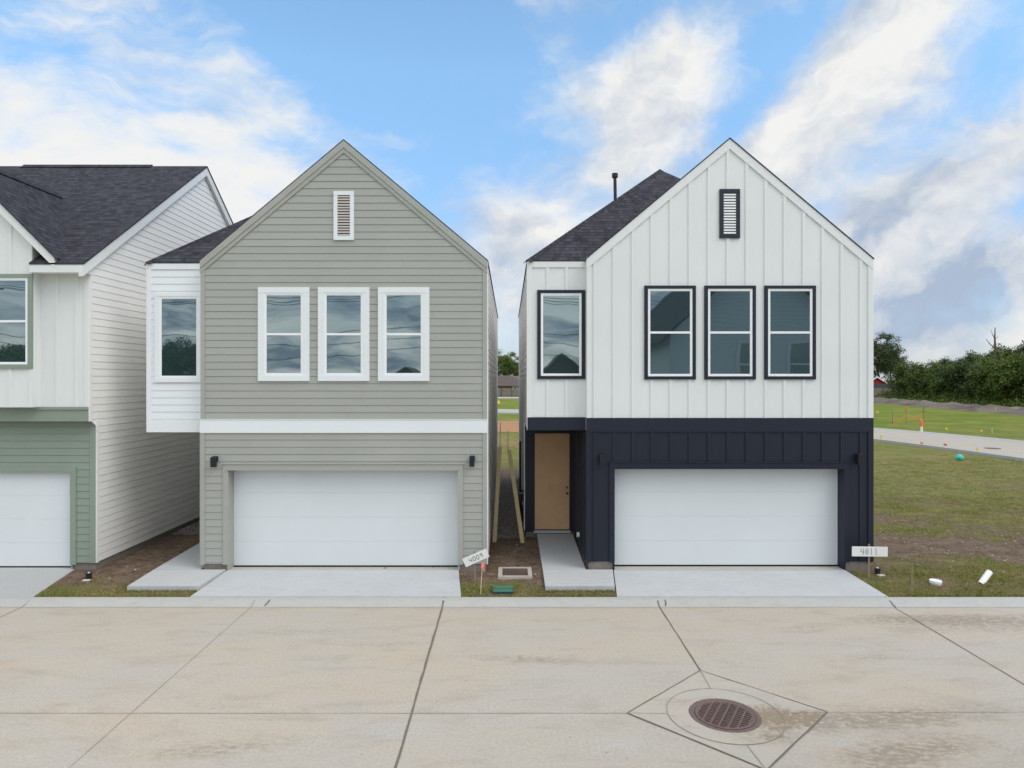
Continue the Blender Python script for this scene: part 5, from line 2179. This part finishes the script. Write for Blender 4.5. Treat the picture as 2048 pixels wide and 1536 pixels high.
# dead trunk
p = Vector((81.5, 114.5, 0))
b = MB()
b.tube([(p.x, p.y, 5), (p.x + .1, p.y, 9.0), (p.x, p.y, 11.2), (p.x + .05, p.y, 13.0)], [.28, .2, .13, .06], 7)
for (z, dx, dzz, r) in ((9.6, -1.35, 1.5, .09), (11.0, -.55, 1.7, .06), (11.1, .7, .55, .06), (10.0, .5, .4, .04), (11.6, -.45, .3, .04)):
    b.tube([(p.x, p.y, z), (p.x + dx * .55, p.y, z + dzz * .35), (p.x + dx, p.y + .2, z + dzz)], [r, r * .8, r * .35], 5)
root = empty('dead_tree', (p.x, p.y, G2), 'bare dead tree trunk sticking up above the thick trees', 'tree')
b.tube([(p.x, p.y, 0), (p.x, p.y, 5.1)], [.34, .28], 7)
b.build('trunk', M['bark_dead'], root)

# ------------------------------------------------------------------ across the street (seen mirrored in the windows)
hO = far_house('pale_blue_house', 'pale blue gabled house across the street, seen mirrored in the windows', 6.4, 13.4, -12, 2.6, 6.35, 9.6, M['opp_wall'], M['shingle'], 'y')
Pb = Plane((0, 2.61), (1, 0), (0, 1))
b = MB()
lap_siding(b, Pb, .3, 9.3, lambda z: (6.4, 13.4) if z < 6.35 else (6.4 + (z - 6.35) * 3.5 / 3.25, 13.4 - (z - 6.35) * 3.5 / 3.25), (), .3)
b.build('siding', M['opp_wall'], hO)
window(Pb, hO, 9.0, 10.1, 4.0, 5.9, None, M['white'], True, .1)
window(Pb, hO, 11.0, 12.1, 4.0, 5.9, None, M['white'], True, .1)
for (x, y, s, e, r, lab) in ((-11.4, -45, 7, 3.6, 5.7, 'low dark-roofed house far across the street, seen mirrored at left'), (7, -60, 7.5, 4.6, 7.5, 'low dark-roofed house far across the street, seen mirrored at centre')):
    far_house('far_bungalow', lab, x - s / 2, x + s / 2, y - 9, y, e, r, M['far_wall'], M['brown_roof'], 'y')
for k, (x, y) in enumerate(((-63, -50), (-57, -50), (-43, -52), (-38.2, -50), (36, -95))):
    tree('street_tree', k % 3, x, y, 5.4, 1.1, 'tree across the street, mirrored in the windows, number %s from the left' % ['one', 'two', 'three', 'four', 'five'][k], 'trees across the street')
# utility poles and cables
poles = [(-34, -16), (-4, -17), (26, -18)]
for k, (x, y) in enumerate(poles):
    root = empty('utility_pole', (x, y, G2), ['left', 'middle', 'right'][k] + ' wooden utility pole across the street', 'utility pole', 'utility poles across the street')
    b = MB()
    b.tube([(x, y, 0), (x, y, 11.2)], [.16, .11], 8)
    b.build('pole', M['bark'], root)
    b = MB()
    b.box(x - .06, x + .06, y - 1.1, y + 1.1, 10.3, 10.42)
    b.build('crossarm', M['bark'], root)
b = MB()
for (p, q) in zip(poles, poles[1:]):
    for (dy, z, sg) in ((-1, 10.45, .9), (0, 10.6, .8), (1, 10.45, 1.0), (.1, 8.3, 1.1), (.1, 7.4, .9), (.1, 6.9, 1.3)):
        b.tube([(p[0] + (q[0] - p[0]) * t / 14, p[1] + (q[1] - p[1]) * t / 14 + dy, z - sg * 4 * (t / 14) * (1 - t / 14)) for t in range(15)], .02, 4)
tag(b.build('power_lines', M['wire']), 'bundle of sagging power lines across the street', 'cable')
